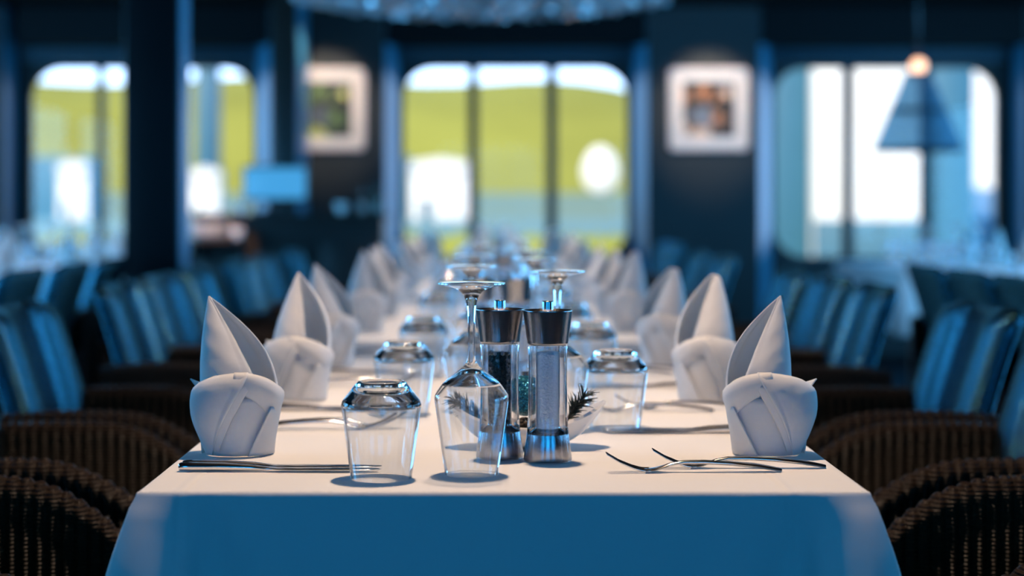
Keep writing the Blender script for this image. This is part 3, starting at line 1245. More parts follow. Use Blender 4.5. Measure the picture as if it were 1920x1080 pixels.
def knife_mesh():
    """lies along +x, handle end at x=0; total 0.235 m"""
    bm = bmesh.new()
    st = [(0.0, 0.0058, 0.0076), (0.002, 0.0070, 0.0096), (0.012, 0.0074, 0.0100), (0.05, 0.0068, 0.0094), (0.085, 0.0056, 0.0074), (0.100, 0.0050, 0.0050),
          (0.108, 0.0064, 0.0026), (0.120, 0.0088, 0.0019), (0.16, 0.0098, 0.0017), (0.20, 0.0096, 0.0015), (0.222, 0.0074, 0.0013), (0.232, 0.0040, 0.0012), (0.235, 0.0014, 0.0010)]
    rings = []
    for (x, w, t) in st:
        ring = []
        zc = 0.0052 if x < 0.06 else (0.0042 if x < 0.1 else 0.0032)
        for k in range(16):
            a = 2 * pi * k / 16
            c, s = cos(a), sin(a)
            cc = math.copysign(abs(c) ** 0.7, c); ss = math.copysign(abs(s) ** 0.7, s)
            ring.append((x, w * cc, max(0.0002, zc + t * 0.5 * ss)))
        rings.append(ring)
    loft(bm, rings)
    return bm


FORK = obj('table_fork', fork_mesh(), M['chrome'], angle=60)
KNIFE = obj('table_knife', knife_mesh(), M['chrome'], angle=60)

# ---- mills
def make_mill(kind):
    t = thing(kind + '_mill', 'x', 'mill')
    # clear body, a closed turned shell round a hollow core
    out = [(0.0285, 0.0004), (0.0297, 0.002), (0.0280, 0.016), (0.0256, 0.032), (0.0240, 0.055), (0.0234, 0.095), (0.0235, 0.128), (0.0240, 0.1375), (0.0243, 0.1400), (0.0235, 0.1412)]
    inn = [(0.0150, 0.1412), (0.0148, 0.060), (0.0148, 0.0405), (0.0235, 0.0340), (0.0252, 0.024), (0.0270, 0.004), (0.0265, 0.0004)]
    prof = smooth_profile(out, 0.004, 3) + smooth_profile(inn, 0.002, 3)
    v, f = lathe_data(prof, 72, closed=True)
    b = from_data('clear_body', v, f, M['acrylic'], t, angle=50)
    solid(b)
    core = lathe('grinder_base', [(0, 0.001), (0.0255, 0.001), (0.0262, 0.004), (0.0240, 0.024), (0.0226, 0.0330), (0.0140, 0.0385), (0, 0.0385)], M['steel'], t, 64, angle=40)
    if kind == 'salt':
        p = [(0, 0.0395)] + [(0.0136 + 0.0003 * random.uniform(-1, 1), 0.040 + 0.092 * k / 24) for k in range(25)] + [(0.009, 0.1335), (0, 0.1345)]
        lathe('salt_fill', p, M['salt'], t, 48)
    else:
        bm = bmesh.new()
        rnd = random.Random(3)
        z = 0.0415
        while z < 0.130:
            for k in range(11):
                a = 2 * pi * k / 11 + rnd.uniform(-0.2, 0.2)
                r = 0.0115 + rnd.uniform(-0.0005, 0.0005)
                m = Matrix.Translation((r * cos(a), r * sin(a), z + rnd.uniform(-0.0012, 0.0012))) @ Matrix.Scale(rnd.uniform(0.85, 1.1), 4)
                bmesh.ops.create_icosphere(bm, subdivisions=1, radius=0.0027, matrix=m)
            z += 0.0046
        r = bmesh.ops.create_cone(bm, cap_ends=True, segments=24, radius1=0.0108, radius2=0.0108, depth=0.088, matrix=Matrix.Translation((0, 0, 0.0865)))
        o = obj('peppercorns', bm, M['pepper'], t)
        o.data.materials.append(M['pepper_pale'])
        npoly = len(o.data.polygons)
        for i in range(0, npoly - 30, 20):
            if rnd.random() < 0.10:
                for j in range(i, min(i + 20, npoly)):
                    o.data.polygons[j].material_index = 1
        o['kind'] = 'stuff'
    cap = [(0.0, 0.1420), (0.0236, 0.1420), (0.0250, 0.1432), (0.0258, 0.150), (0.0282, 0.168), (0.0303, 0.1822), (0.0303, 0.1838), (0.0290, 0.1838), (0.0270, 0.1815), (0.0, 0.1795)]
    lathe('cap', smooth_profile(cap, [0, 0, 0.001, 0.004, 0.01, 0.0008, 0.0006, 0.0008, 0.003, 0], 4), M['steel'], t, 96, angle=50)
    lathe('knob', smooth_profile([(0, 0.1797), (0.0070, 0.1797), (0.0070, 0.1940), (0.0062, 0.1948), (0, 0.1948)], [0, 0, 0.0008, 0.0005, 0], 3), M['steel'], t, 48, angle=40)
    return t


PEPPER = make_mill('pepper')
SALT = make_mill('salt')

# ------------------------------------------------------------------ lay the tables
def seat_words(k, side, ti):
    return '%s %s seat of the %s table' % (SEAT[k], side, TWORD[ti])


TZ0 = TZ + 0.0006
GT, GW = 'upturned tumblers', 'upturned wine glasses'
for ti, (a, b) in enumerate(ROW):
    for k in range(3):
        yc = a + 0.308 + 0.60 * k
        jx = lambda s: random.uniform(-s, s) if (ti, k) != (0, 0) else 0.0
        # left place
        if ti == 0 and k == 0:
            napkin(NAP_L[0], (wx(448, 2.165), 2.165, TZ0), 0, 'white folded napkin with pointed flap, behind the knives at the front left table corner')
            napkin(NAP_R[0], (wx(1437, 2.165), 2.165, TZ0), 0, 'white folded napkin with tall point, behind the forks at the front right table corner')
        else:
            ml = NAP_L[(k + ti) % 3] if ti else NAP_L[k]
            mr = NAP_R[(k + ti) % 3] if ti else NAP_R[k]
            xl = (-0.329, -0.318, -0.329)[k]
            napkin(ml, (TC + xl + jx(0.004), yc, TZ0), jx(0.25) if ti else (0, -0.35, 0.2)[k], 'white standing napkin at the ' + seat_words(k, 'left', ti))
            napkin(mr, (TC + 0.332 + jx(0.004), yc, TZ0), jx(0.25) if ti else (0, 0.15, -0.15)[k], 'white standing napkin at the ' + seat_words(k, 'right', ti))
        lt = (wx(715, 1.965), 1.965) if (ti, k) == (0, 0) else (TC - 0.141 + jx(0.006), yc - 0.215 + jx(0.01))
        rt = (wx(1153, 2.40), 2.40) if (ti, k) == (0, 0) else (TC + 0.158 + jx(0.006), yc + 0.215 + jx(0.01))
        lw = (wx(884, 1.993), 1.993) if (ti, k) == (0, 0) else (TC - 0.040 + jx(0.003), yc - 0.185 + jx(0.006))
        rw = (wx(1045, 2.38), 2.38) if (ti, k) == (0, 0) else (TC + 0.062 + jx(0.003), yc + 0.185 + jx(0.006))
        if (ti, k) == (0, 0):
            L = ['clear tumbler upside down over the knife blades at the front edge of the table',
                 'clear tumbler upside down beside the pine-filled dish, behind the crossing forks',
                 'clear wine glass standing upside down in front of the pepper mill',
                 'clear wine glass standing upside down just behind the salt mill']
        else:
            L = ['clear upturned tumbler of the ' + seat_words(k, 'left', ti), 'clear upturned tumbler of the ' + seat_words(k, 'right', ti),
                 'clear upturned wine glass of the ' + seat_words(k, 'left', ti), 'clear upturned wine glass of the ' + seat_words(k, 'right', ti)]
        place(TUMBLER, (*lt, TZ0), 0, L[0], 'glass', GT)
        place(TUMBLER, (*rt, TZ0), 0, L[1], 'glass', GT)
        place(WINE, (*lw, TZ0), 0, L[2], 'wine glass', GW)
        place(WINE, (*rw, TZ0), 0, L[3], 'wine glass', GW)
        if ti == 0:
            # knives and forks: left-hand guests face +x, right-hand guests face -x
            xe = wx(341, 2.035)
            nm = [('outer', 'inner'), ('outer', 'inner')]
            yk = 2.018 if k == 0 else yc - 0.155
            fy = 2.405 if k == 0 else yc + 0.215
            for q in (0, 1):
                w_ = ('outer', 'inner')[q]
                near = ('farther from the napkin', 'nearer the napkin')[q]
                place(KNIFE, (xe + 0.001 * q, yk + 0.0185 * q, TZ0), radians(-1.2 + 1.0 * q), 'steel knife %s, %s' % (near, seat_words(k, 'left', 0)), 'knife', 'table knives')
                place(FORK, (xe + 0.030 + 0.012 * q, fy + 0.028 * q - 0.014, TZ0 + 0.0004), radians(4 - 3 * q), 'steel fork %s, %s' % (('nearer the napkin', 'farther from the napkin')[q], seat_words(k, 'left', 0)), 'fork', 'table forks')
            fy2 = 2.018 if k == 0 else yc - 0.16
            ky2 = 2.362 if k == 0 else yc + 0.185
            x1 = wx(1466, 2.010); x2 = wx(1550, 2.035)
            place(FORK, (x1, fy2 - 0.004, TZ0), pi + radians(1.0), 'steel fork in front, crossing its neighbour, at the ' + seat_words(k, 'right', 0), 'fork', 'table forks')
            place(FORK, (x2 , fy2 + 0.024, TZ0), pi + radians(-0.5), 'steel fork behind, reaching the table edge, at the ' + seat_words(k, 'right', 0), 'fork', 'table forks')
            for q in (0, 1):
                near = ('nearer the napkin', 'farther from the napkin')[q]
                place(KNIFE, (TC + 0.375 - 0.002 * q, ky2 + 0.0185 * q, TZ0), pi + radians(0.6 - q * 0.8), 'steel knife %s, %s' % (near, seat_words(k, 'right', 0)), 'knife', 'table knives')

place(PEPPER, (wx(937, 2.125), 2.125, TZ0), 0.3, 'pepper mill with dark peppercorns and steel cap, beside the nearest salt mill', 'mill', 'pepper mills')
place(SALT, (wx(1027, 2.10), 2.10, TZ0), 0.0, 'salt mill full of white salt with steel cap, beside the nearest pepper mill', 'mill', 'salt mills')
place(PEPPER, (wx(898, 3.12), 3.12, TZ0), 0.0, 'blurred pepper mill of the second condiment pair on the front table', 'mill', 'pepper mills')
place(SALT, (wx(968, 3.06), 3.06, TZ0), 0.0, 'blurred salt mill of the second condiment pair on the front table', 'mill', 'salt mills')
for i, y in ((1, 4.95), (2, 7.1), (3, 9.2)):
    place(PEPPER, (TC - 0.045, y, TZ0), 0.0, 'blurred pepper mill in the middle of the %s table' % TWORD[i], 'mill', 'pepper mills')
    place(SALT, (TC + 0.028, y - 0.02, TZ0), 0.0, 'blurred salt mill in the middle of the %s table' % TWORD[i], 'mill', 'salt mills')

# side rows: glasses and napkins
for sname, X in (('by the dark pillar', LX), ('under the pendant lamp', RX)):
    for i, (a, b) in enumerate(SROW):
        q = ('nearer', 'farther')[i]
        for k in range(3):
            yc = a + 0.27 + 0.58 * k
            for s, sn in ((-1, 'window' if False else 'left'), (1, 'right')):
                wd = '%s %s seat of the %s table %s' % (SEAT[k], sn, q, sname)
                place(TUMBLER, (X + s * 0.17 + random.uniform(-.01, .01), yc + s * 0.16, TZ0), 0, 'small tumbler at the ' + wd, 'glass', GT)
                place(WINE, (X + s * 0.06 + random.uniform(-.01, .01), yc + s * 0.02, TZ0), 0, 'small wine glass at the ' + wd, 'wine glass', GW)
                if X < 0 or s > 0:
                    napkin((NAP_L if s < 0 else NAP_R)[k], (X + s * 0.31, yc, TZ0), 0, 'small napkin at the ' + wd)

# ------------------------------------------------------------------ the pine dish
dish = None
def dish_mesh():
    bm = bmesh.new()
    NU, NV = 48, 10
    def P(u, v, off):
        a = 2 * pi * u / NU
        # boat shape: long axis x, ends swept up
        t = v / NV
        rx, ry = (0.103 - off), (0.052 - off)
        ex = 0.030 + (rx - 0.030) * t ** 0.85
        ey = 0.022 + (ry - 0.022) * sin(t * pi / 2)
        x = ex * math.copysign(abs(cos(a)) ** 1.15, cos(a)); y = ey * sin(a)
        z = 0.0015 + off + (0.026 + 0.030 * abs(cos(a)) ** 2.5) * t ** 1.8
        return (x, y, z)
    rings = [[P(u, v, 0.0) for u in range(NU)] for v in range(NV + 1)]
    rings += [[P(u, v, 0.0028) for u in range(NU)] for v in range(NV, -1, -1)]
    loft(bm, rings)
    return bm


DX, DY = wx(987, 2.225), 2.225
dish = obj('boat_dish', dish_mesh(), M['china'], angle=50)
dish.location = (DX, DY, TZ0)
tag(dish, 'white boat-shaped dish with swept-up ends, holding pine and a bauble behind the mills', 'dish')

ba = thing('bauble', 'glittery blue Christmas bauble in the white dish between the mills', 'ornament', (wx(985, 2.215), 2.215, TZ0 + 0.0405))
bm = bmesh.new()
bmesh.ops.create_uvsphere(bm, u_segments=40, v_segments=24, radius=0.0265, matrix=Matrix.Translation((0, 0, 0.0265)))
obj('ball', bm, M['glitter'], ba)
lathe('cap', [(0, 0.0525), (0.005, 0.0522), (0.0052, 0.0575), (0, 0.058)], M['steel'], ba, 24, angle=40)


def sprig(label, loc, direction, n, length, seed):
    rnd = random.Random(seed)
    t = thing('pine_sprig', label, 'pine sprig', loc, 0, 'pine sprigs in the dish')
    d = Vector(direction).normalized()
    pts = [Vector((0, 0, 0)) + d * length * s / 6 + Vector((0, 0, 0.004 * sin(s))) for s in range(7)]
    bm = bmesh.new()
    tube(bm, pts, [0.0018 - 0.0002 * s for s in range(7)], 6)
    obj('twig', bm, M['twig'], t)
    bm = bmesh.new()
    side = d.cross(Vector((0, 0, 1))).normalized(); up = side.cross(d)
    for k in range(n):
        s = rnd.uniform(0.1, 1.0)
        p = Vector((0, 0, 0)) + d * length * s
        a = rnd.uniform(0, 2 * pi)
        q = (d * rnd.uniform(0.5, 1.0) + (side * cos(a) + up * sin(a)) * rnd.uniform(0.6, 1.0)).normalized()
        l = rnd.uniform(0.014, 0.024)
        e = p + q * l
        m = p + q * l * 0.55 + Vector((0, 0, 0.0015))
        if p.z + loc[2] < TZ + 0.01: p.z = TZ + 0.01 - loc[2]
        tube(bm, [p, m, e], [0.0007, 0.0008, 0.0002], 4)
    o = obj('needles', bm, M['needle'], t)
    o['kind'] = 'stuff'
    return t


def cone_thing(label, loc, s):
    bm = bmesh.new()
    rnd = random.Random(int(loc[0] * 1000))
    bmesh.ops.create_uvsphere(bm, u_segments=14, v_segments=10, radius=0.008 * s)
    for k in range(54):
        t = k / 54
        a = k * 2.399
        zz = (-1 + 2 * t) * 0.011 * s
        r = sqrt(max(0.05, 1 - (zz / (0.013 * s)) ** 2)) * 0.009 * s
        m = Matrix.Translation((r * cos(a), r * sin(a), zz)) @ Matrix.Rotation(a, 4, 'Z') @ Matrix.Rotation(0.6, 4, 'Y') @ Matrix.Diagonal((1.2, 1.0, 0.45, 1))
        bmesh.ops.create_icosphere(bm, subdivisions=1, radius=0.0032 * s, matrix=m)
    o = obj('pine_cone', bm, M['cone'])
    o.location = loc
    o.rotation_euler = (0.5, 0.4, 0.3)
    return tag(o, label, 'pine cone', 'pine cones in the dish')


zb = TZ0 + 0.03
sprig('dark pine sprig fanning out at the right end of the white dish', (wx(1062, 2.205), 2.205, zb + 0.004), (0.5, -0.15, 0.75), 90, 0.042, 1)
sprig('dark pine sprig seen through the wine glass, at the left end of the white dish', (wx(912, 2.215), 2.215, zb + 0.002), (-0.75, -0.1, 0.55), 100, 0.05, 2)
cone_thing('small brown pine cone below the blue bauble', (wx(980, 2.192), 2.192, TZ0 + 0.030), 1.0)
cone_thing('small brown pine cone half hidden by the salt mill', (wx(1012, 2.200), 2.200, TZ0 + 0.030), 1.0)
cone_thing('small brown pine cone near the left end of the dish', (wx(930, 2.205), 2.205, TZ0 + 0.030), 1.0)

# ------------------------------------------------------------------ pictures on the piers
def picture(a, b, top, bot, art, label):
    x0, x1 = wx(a, PF), wx(b, PF); z1, z0 = wz(top, PF), wz(bot, PF)
    w, h = x1 - x0, z1 - z0
    t = thing('framed_picture', label, 'picture', ((x0 + x1) / 2, PF, (z0 + z1) / 2), 0, 'square framed pictures')
    outer = rounded_rect(0, 0, w, h, 0.035, 6); inner = rounded_rect(0, 0, w - 0.07, h - 0.07, 0.01, 6)
    bm = bmesh.new()
    loft(bm, [[(p[0], -0.0005, p[1]) for p in outer], [(p[0], -0.032, p[1]) for p in outer], [(p[0], -0.036, p[1]) for p in inner], [(p[0], -0.012, p[1]) for p in inner]], cap=False)
    obj('frame', bm, M['cream'], t, angle=30)
    box('mount', (0, -0.008, 0), (w - 0.06, 0.012, h - 0.06), M['paper'], t, smooth=False)
    box('print', (0, -0.0165, 0), (w - 0.19, 0.004, h - 0.19), art, t, smooth=False)
    return t


picture(1255, 1403, 128, 282, M['art_warm'], 'square picture in cream frame with rusty orange spots, between centre and pendant-lamp windows')
picture(538, 685, 128, 282, M['art_green'], 'square picture in cream frame with green foliage, partly behind the dark brown pillar')

# ------------------------------------------------------------------ service counter with its things
cY = 10.75
cx0, cx1 = wx(352, cY), wx(722, cY)
cnt = thing('service_counter', 'dark wooden service counter standing behind the left chairs, by the brown pillar', 'counter', ((cx0 + cx1) / 2, cY + 0.32, 0))
cw = cx1 - cx0
box('carcass', (0, 0.02, 0.50), (cw - 0.04, 0.42, 1.00), M['counter'], cnt, bevel=0.006)
box('worktop', (0, 0, 1.0185), (cw, 0.50, 0.035), M['counter'], cnt, bevel=0.008)
for k in range(3):
    w3 = (cw - 0.1) / 3
    d = box('door', (-cw / 2 + 0.05 + w3 * (k + 0.5), -0.2005, 0.45), (w3 - 0.02, 0.018, 0.78), M['counter'], cnt, bevel=0.005)
    box('handle', (-cw / 2 + 0.05 + w3 * (k + 0.85), -0.222, 0.62), (0.012, 0.022, 0.14), M['steel'], d, bevel=0.004)
ct = 1.0365
lw_ = 0.36
box('ledge', (-cw / 2 + lw_ / 2, -0.355, 0.867), (lw_, 0.31, 0.025), M['counter'], cnt, bevel=0.005)
box('ledge_bracket', (-cw / 2 + 0.03, -0.30, 0.80), (0.02, 0.18, 0.108), M['counter'], cnt, bevel=0.003)
box('ledge_bracket', (-cw / 2 + lw_ - 0.03, -0.30, 0.80), (0.02, 0.18, 0.108), M['counter'], cnt, bevel=0.003)
lz = 0.8797
pl_prof = smooth_profile([(0, 0.0), (0.055, 0.0), (0.105, 0.014), (0.107, 0.016), (0.104, 0.0165), (0.055, 0.004), (0, 0.004)], [0, 0.004, 0.004, 0.0006, 0.0006, 0.006, 0], 3)
pl_prof = [(r_ * 1.25, z_ * 1.25) for r_, z_ in pl_prof]
pv, pf = lathe_data(pl_prof, 40)
PLATE = from_data('plate', pv, pf, M['china'])
names = ['bottom', 'second', 'third', 'fourth', 'fifth', 'sixth', 'seventh', 'eighth', 'ninth', 'top']
for k in range(10):
    place(PLATE, (cnt.location.x - cw / 2 + 0.145, cY - 0.035, lz + 0.0002 + 0.0086 * k), 0, 'white plate, %s of the lamplit stack on the counter ledge' % names[k], 'plate', 'plates stacked on the counter')
CUP = lathe('cup', smooth_profile([(0, 0.0), (0.026, 0.0), (0.040, 0.050), (0.041, 0.066), (0.0385, 0.066), (0.037, 0.050), (0.024, 0.004), (0, 0.004)], 0.004, 3), M['china'], None, 36)
for k, px in enumerate((428, 452, 640)):
    place(CUP, (cnt.location.x - cw / 2 + 0.325, cY - 0.10, lz + 0.0002) if k == 0 else (wx(px, 10.95), 10.95, ct + 0.0002), 0, ['white cup beside the plate stack on the counter ledge', 'white cup beside the glowing screen on the counter', 'white cup near the middle of the counter'][k], 'cup', 'cups on the counter')
bp = smooth_profile([(0, 0), (0.034, 0), (0.036, 0.004), (0.036, 0.11), (0.013, 0.155), (0.013, 0.20), (0.015, 0.202), (0.015, 0.212), (0, 0.212)], [0, 0.003, 0.002, 0.03, 0.02, 0.002, 0.001, 0.001, 0], 4)
b1 = lathe('bottle', bp, M['bottle_green'], None, 36); b1.location = (wx(706, 10.95), 10.97, ct + 0.0002); b1.scale = (0.8, 0.8, 0.8)
tag(b1, 'green bottle at the end of the counter nearest the centre window', 'bottle')
b2 = lathe('bottle', bp, M['bottle_brown'], None, 36); b2.location = (wx(680, 10.95), 10.93, ct + 0.0002); b2.scale = (0.7, 0.7, 0.7)
tag(b2, 'brown bottle beside the green one on the counter', 'bottle')
mY = 10.86
mon = thing('monitor', 'glowing pale blue screen on a stand, on the counter behind the brown pillar', 'screen', (wx(505, mY), 10.92, ct))
mw = 0.36
box('base', (0, 0, 0.008), (0.2, 0.16, 0.016), M['black'], mon, bevel=0.006)
box('stand', (0, 0.03, 0.075), (0.05, 0.03, 0.14), M['black'], mon, bevel=0.008)
sx = (wx(455, mY) + wx(575, mY)) / 2 - wx(505, mY)
mh = box('housing', (sx + 0.0, -0.015, 0.19), (0.41, 0.035, 0.225), M['black'], mon, bevel=0.012)
mh.rotation_euler = (radians(0), 0, 0)
box('screen', (sx, -0.0345, 0.19), (0.385, 0.004, 0.195), M['screen'], mon, bevel=0.0015)

# ------------------------------------------------------------------ pendant lamp and round bead chandelier
pY = 9.3
px_, zb_, zt_ = wx(1721, pY), wz(281, pY), wz(140, pY)
pend = thing('pendant_lamp', 'conical gauzy pendant lamp with a warm bulb, hanging before the brightest window', 'lamp', (px_, pY, zb_))
rb, rt = 82 / F * pY, 24 / F * pY
hh = zt_ - zb_
bm = bmesh.new()
NS = 72
ro = []
for t in (0.0, 0.25, 0.5, 0.75, 1.0):
    r = rb + (rt - rb) * t
    ro.append([((r + 0.0025 * (k % 3 == 0)) * cos(2 * pi * k / NS), (r + 0.0025 * (k % 3 == 0)) * sin(2 * pi * k / NS), hh * t) for k in range(NS)])
loft(bm, ro, cap=False)
o = obj('shade', bm, M['shade'], pend)
for nm, r, z in (('lower_ring', rb, 0.0), ('middle_ring', rb + (rt - rb) * 0.52, hh * 0.52), ('upper_ring', rt, hh)):
    bm = bmesh.new()
    rg = []
    for k in range(48):
        a = 2 * pi * k / 48
        rg.append([((r + 0.008 * cos(b)) * cos(a), (r + 0.008 * cos(b)) * sin(a), z + 0.008 * sin(b)) for b in [2 * pi * q / 8 for q in range(8)]])
    rg.append(rg[0])
    loft(bm, rg, cap=False)
    obj(nm, bm, M['metal_dark'], pend)
bm = bmesh.new()
bmesh.ops.create_uvsphere(bm, u_segments=20, v_segments=14, radius=0.042, matrix=Matrix.Translation((0, -0.012, hh + 0.045)))
obj('bulb', bm, M['bulb'], pend)
bm = bmesh.new()
tube(bm, [(0, 0, hh + 0.06), (0, 0, CH - zb_ - 0.002)], 0.009, 10)
obj('rod', bm, M['metal_dark'], pend)
bm = bmesh.new()
for k in range(3):
    a = 2 * pi * k / 3
    tube(bm, [(0, 0, hh + 0.02), (rt * cos(a), rt * sin(a), hh)], 0.004, 6)
obj('spider', bm, M['metal_dark'], pend)

chY, chX, chR, chZ = 8.65, -0.03, 0.96, 2.10
chn = thing('bead_chandelier', 'wide round chandelier of shimmering discs hung from the ceiling above the tables', 'chandelier', (chX, chY, chZ))
lathe('drum', smooth_profile([(0, 0.05), (chR, 0.05), (chR, 0.19), (chR - 0.02, 0.19), (chR - 0.02, 0.07), (0, 0.07)], 0.002, 2), M['metal_dark'], chn, 96, angle=40)
for k in range(3):
    a = 2 * pi * k / 3 + 0.5
    bm = bmesh.new()
    tube(bm, [(0.6 * cos(a), 0.6 * sin(a), 0.068), (0.6 * cos(a), 0.6 * sin(a), CH - chZ - 0.001)], 0.006, 8)
    obj('hanger', bm, M['metal_dark'], chn)
bm = bmesh.new()
rnd = random.Random(5)
for ring in range(26):
    r = chR - 0.02 - ring * 0.036
    if r < 0.05: break
    m_ = max(6, int(2 * pi * r / 0.055))
    for k in range(m_):
        a = 2 * pi * (k + 0.5 * (ring % 2)) / m_
        mt = Matrix.Translation((r * cos(a), r * sin(a), 0.028 + rnd.uniform(-0.012, 0.012))) @ Matrix.Rotation(rnd.uniform(0, 6.28), 4, 'Z') @ Matrix.Rotation(rnd.uniform(0.2, 1.6), 4, 'X')
        bmesh.ops.create_cone(bm, cap_ends=True, segments=8, radius1=0.021, radius2=0.021, depth=0.003, matrix=mt)
bd = obj('discs', bm, M['bead'], chn, smooth=False)
bd['kind'] = 'stuff'

# ------------------------------------------------------------------ outside
def out_obj(o, kind='structure'):
    o['kind'] = kind
    return o


bm = bmesh.new()
# meadow falling away from the building, then rising to a long ridge
NXh, NYh = 60, 40
def hill_z(x, y):
    base = -1.6
    ridge = 9.4 - 0.11 * max(0, x - 3)
    k = max(0.0, min(1.0, (y - 62) / 50))
    k = k * k * (3 - 2 * k)
    fall = 1.0 / (1 + exp((x - 13.5) / 1.2))
    return base + k * (ridge - base) * fall + 0.25 * sin(x * 0.3 + y * 0.11) * k
g = [[None] * (NYh + 1) for _ in range(NXh + 1)]
for i in range(NXh + 1):
    for j in range(NYh + 1):
        x = -60 + 120 * i / NXh
        y = 14 + 106 * j / NYh
        g[i][j] = bm.verts.new((x, y, hill_z(x, y)))
for i in range(NXh):
    for j in range(NYh):
        bm.faces.new((g[i][j], g[i + 1][j], g[i + 1][j + 1], g[i][j + 1]))
out_obj(obj('hill', bm, M['grass']))


def strip(name, x0, x1, y0, y1, z, mat):
    bm = bmesh.new()
    add_box(bm, (x0 + x1) / 2, (y0 + y1) / 2, z, x1 - x0, y1 - y0, 0.1)
    return out_obj(obj(name, bm, mat, None, smooth=False))


strip('road', -60, 60, 56, 70, -1.52, M['road'])
strip('quay_ground', 8.2, 60, 15, 52, -1.55, M['white_paint'])
# low pale wall along the road
def pw(a, b, top, bot, Y, depth, name, mat, label, cat, bevel=0.05):
    x0, x1 = wx(a, Y), wx(b, Y)
    z1 = wz(top, Y); z0 = wz(bot, Y)
    o = box(name, ((x0 + x1) / 2, Y + depth / 2, (z0 + z1) / 2), (x1 - x0, depth, z1 - z0), mat, None, bevel=bevel)
    tag(o, label, cat)
    return o


o = strip('roadside_wall', wx(-900, 71), wx(1240, 71), 71, 71.4, 0, M['road'])
o.scale = (1, 1, 1)
bm = bmesh.new(); add_box(bm, (wx(-900, 71) + wx(1240, 71)) / 2, 71.2, 0.05, wx(1240, 71) - wx(-900, 71), 0.4, 3.4); bm.to_mesh(o.data); bm.free()


def shed(label, a, b, top, Y, side_mat, gz=-1.6):
    """a small white hut: walls with a pitched roof and a door"""
    x0, x1 = wx(a, Y), wx(b, Y); z1 = wz(top, Y)
    w = x1 - x0; h = z1 - gz
    t = thing('hut', label, 'hut', ((x0 + x1) / 2, Y, gz))
    bm = bmesh.new()
    add_box(bm, 0, w * 0.4, h * 0.46, w * 0.97, w * 0.8, h * 0.92, bevel=0.03)
    obj('walls', bm, side_mat, t, angle=35)
    bm = bmesh.new()
    loft(bm, [[(-w / 2, y_, h * 0.9), (w / 2, y_, h * 0.9), (w / 2 * 0.96, y_, h * 0.97), (0, y_, h), (-w / 2 * 0.96, y_, h * 0.97)] for y_ in (-0.1, w * 0.82)])
    obj('roof', bm, side_mat, t, smooth=False)
    box('door', (-w * 0.22, -0.02, h * 0.40), (w * 0.2, 0.05, h * 0.62), M['blue_paint'], t, bevel=0.01)
    return t


shed('sunlit white hut outside, low in the centre window', 768, 880, 296, 52, M['white_paint'])
shed('small white hut outside, low in the window beside the dark pillar', 108, 166, 300, 52, M['white_paint'])
shed('pale hut outside, between the two dark pillars', 355, 412, 312, 50, M['white_paint'])
bw = pw(-200, 182, 294, 470, 58, 1.5, 'garden_wall', M['blue_paint'], 'pale blue outdoor wall behind the small white hut', 'wall', 0.05)
pw(752, 770, 294, 470, 53, 2.5, 'blue_panel', M['blue_paint'], 'narrow pale blue panel beside the white hut in the centre window', 'panel', 0.05)  # the hut's shaded side, put into the colour of a separate slab
pw(366, 405, 100, 470, 55, 1.0, 'tower', M['blue_paint'], 'tall pale blue tower outside, between the two dark pillars', 'tower', 0.05)
# rounded white object resting on the roadside wall
dY = 71.2
bm = bmesh.new()
bmesh.ops.create_uvsphere(bm, u_segments=32, v_segments=20, radius=1.0)
for v in bm.verts:
    v.co = Vector((v.co.x * 34 / F * dY * (1 - 0.12 * v.co.z), v.co.y * 0.19, v.co.z * 44 / F * dY))
dm = obj('dome', bm, M['white_paint'])
dm.location = (wx(1126, dY), dY, 1.752 + 44 / F * dY)
tag(dm, 'white rounded object on the wall outside, in the right pane of the centre window', 'dome')
# sunlit white hall beyond the right-hand window with a blue-grey gable side
hY = 34.0
hall = thing('white_hall', 'sunlit white hall outside, filling the brightest window behind the pendant lamp', 'building', (wx(1700, hY), hY, -1.5))
x0, x1 = wx(1526, hY), wx(2200, hY)
ox = wx(1700, hY)
box('facade', ((x0 + x1) / 2 - ox, 2.5, 3.6), (x1 - x0, 5.0, 7.2), M['white_paint'], hall, bevel=0.05)
box('plinth', ((x0 + x1) / 2 - ox, -0.1, 1.18), (x1 - x0, 0.2, 2.36), M['blue_paint'], hall, bevel=0.03)
box('gable_panel', (wx(1482, hY) - ox, 2.6, 3.4), (wx(1526, hY) - wx(1440, hY), 4.6, 6.8), M['blue_paint'], hall, bevel=0.05)
pw(1748, 1828, 60, 470, 30, 0.6, 'shelter_panel', M['blue_paint'], 'blue-grey outdoor panel below the pendant lamp, before the white hall', 'panel', 0.05)
wy = 48.0
lo_x0, lo_x1 = wx(-420, wy), wx(1300, wy)
M['pale_wall'] = principled('pale rendered wall', (0.10, 0.20, 0.25), 0.8, noise=(1.5, 0.12))
o = out_obj(box('low_wall', ((lo_x0 + lo_x1) / 2, wy + 0.2, (-1.6 + wz(412, wy)) / 2), (lo_x1 - lo_x0, 0.4, wz(412, wy) + 1.6), M['pale_wall'], None, bevel=0.04))
bm = bmesh.new()
rg = []
rh = random.Random(4)
for i in range(121):
    x = lo_x0 + (lo_x1 - lo_x0) * i / 120
    hgt = wz(443, 46.5) + rh.uniform(-0.12, 0.12) + 1.6
    rg.append([(x, 46.0, -1.6), (x, 45.95 + rh.uniform(-.1, .1), -1.6 + hgt * 0.6), (x, 46.3, -1.6 + hgt * 0.95), (x, 46.6, -1.6 + hgt), (x, 47.0, -1.6 + hgt * 0.9), (x, 47.2, -1.6)])
loft(bm, rg)
hd = obj('hedge', bm, M['grass_pale'])
tag(hd, 'low yellow-green hedge outside along the pale low wall', 'hedge')
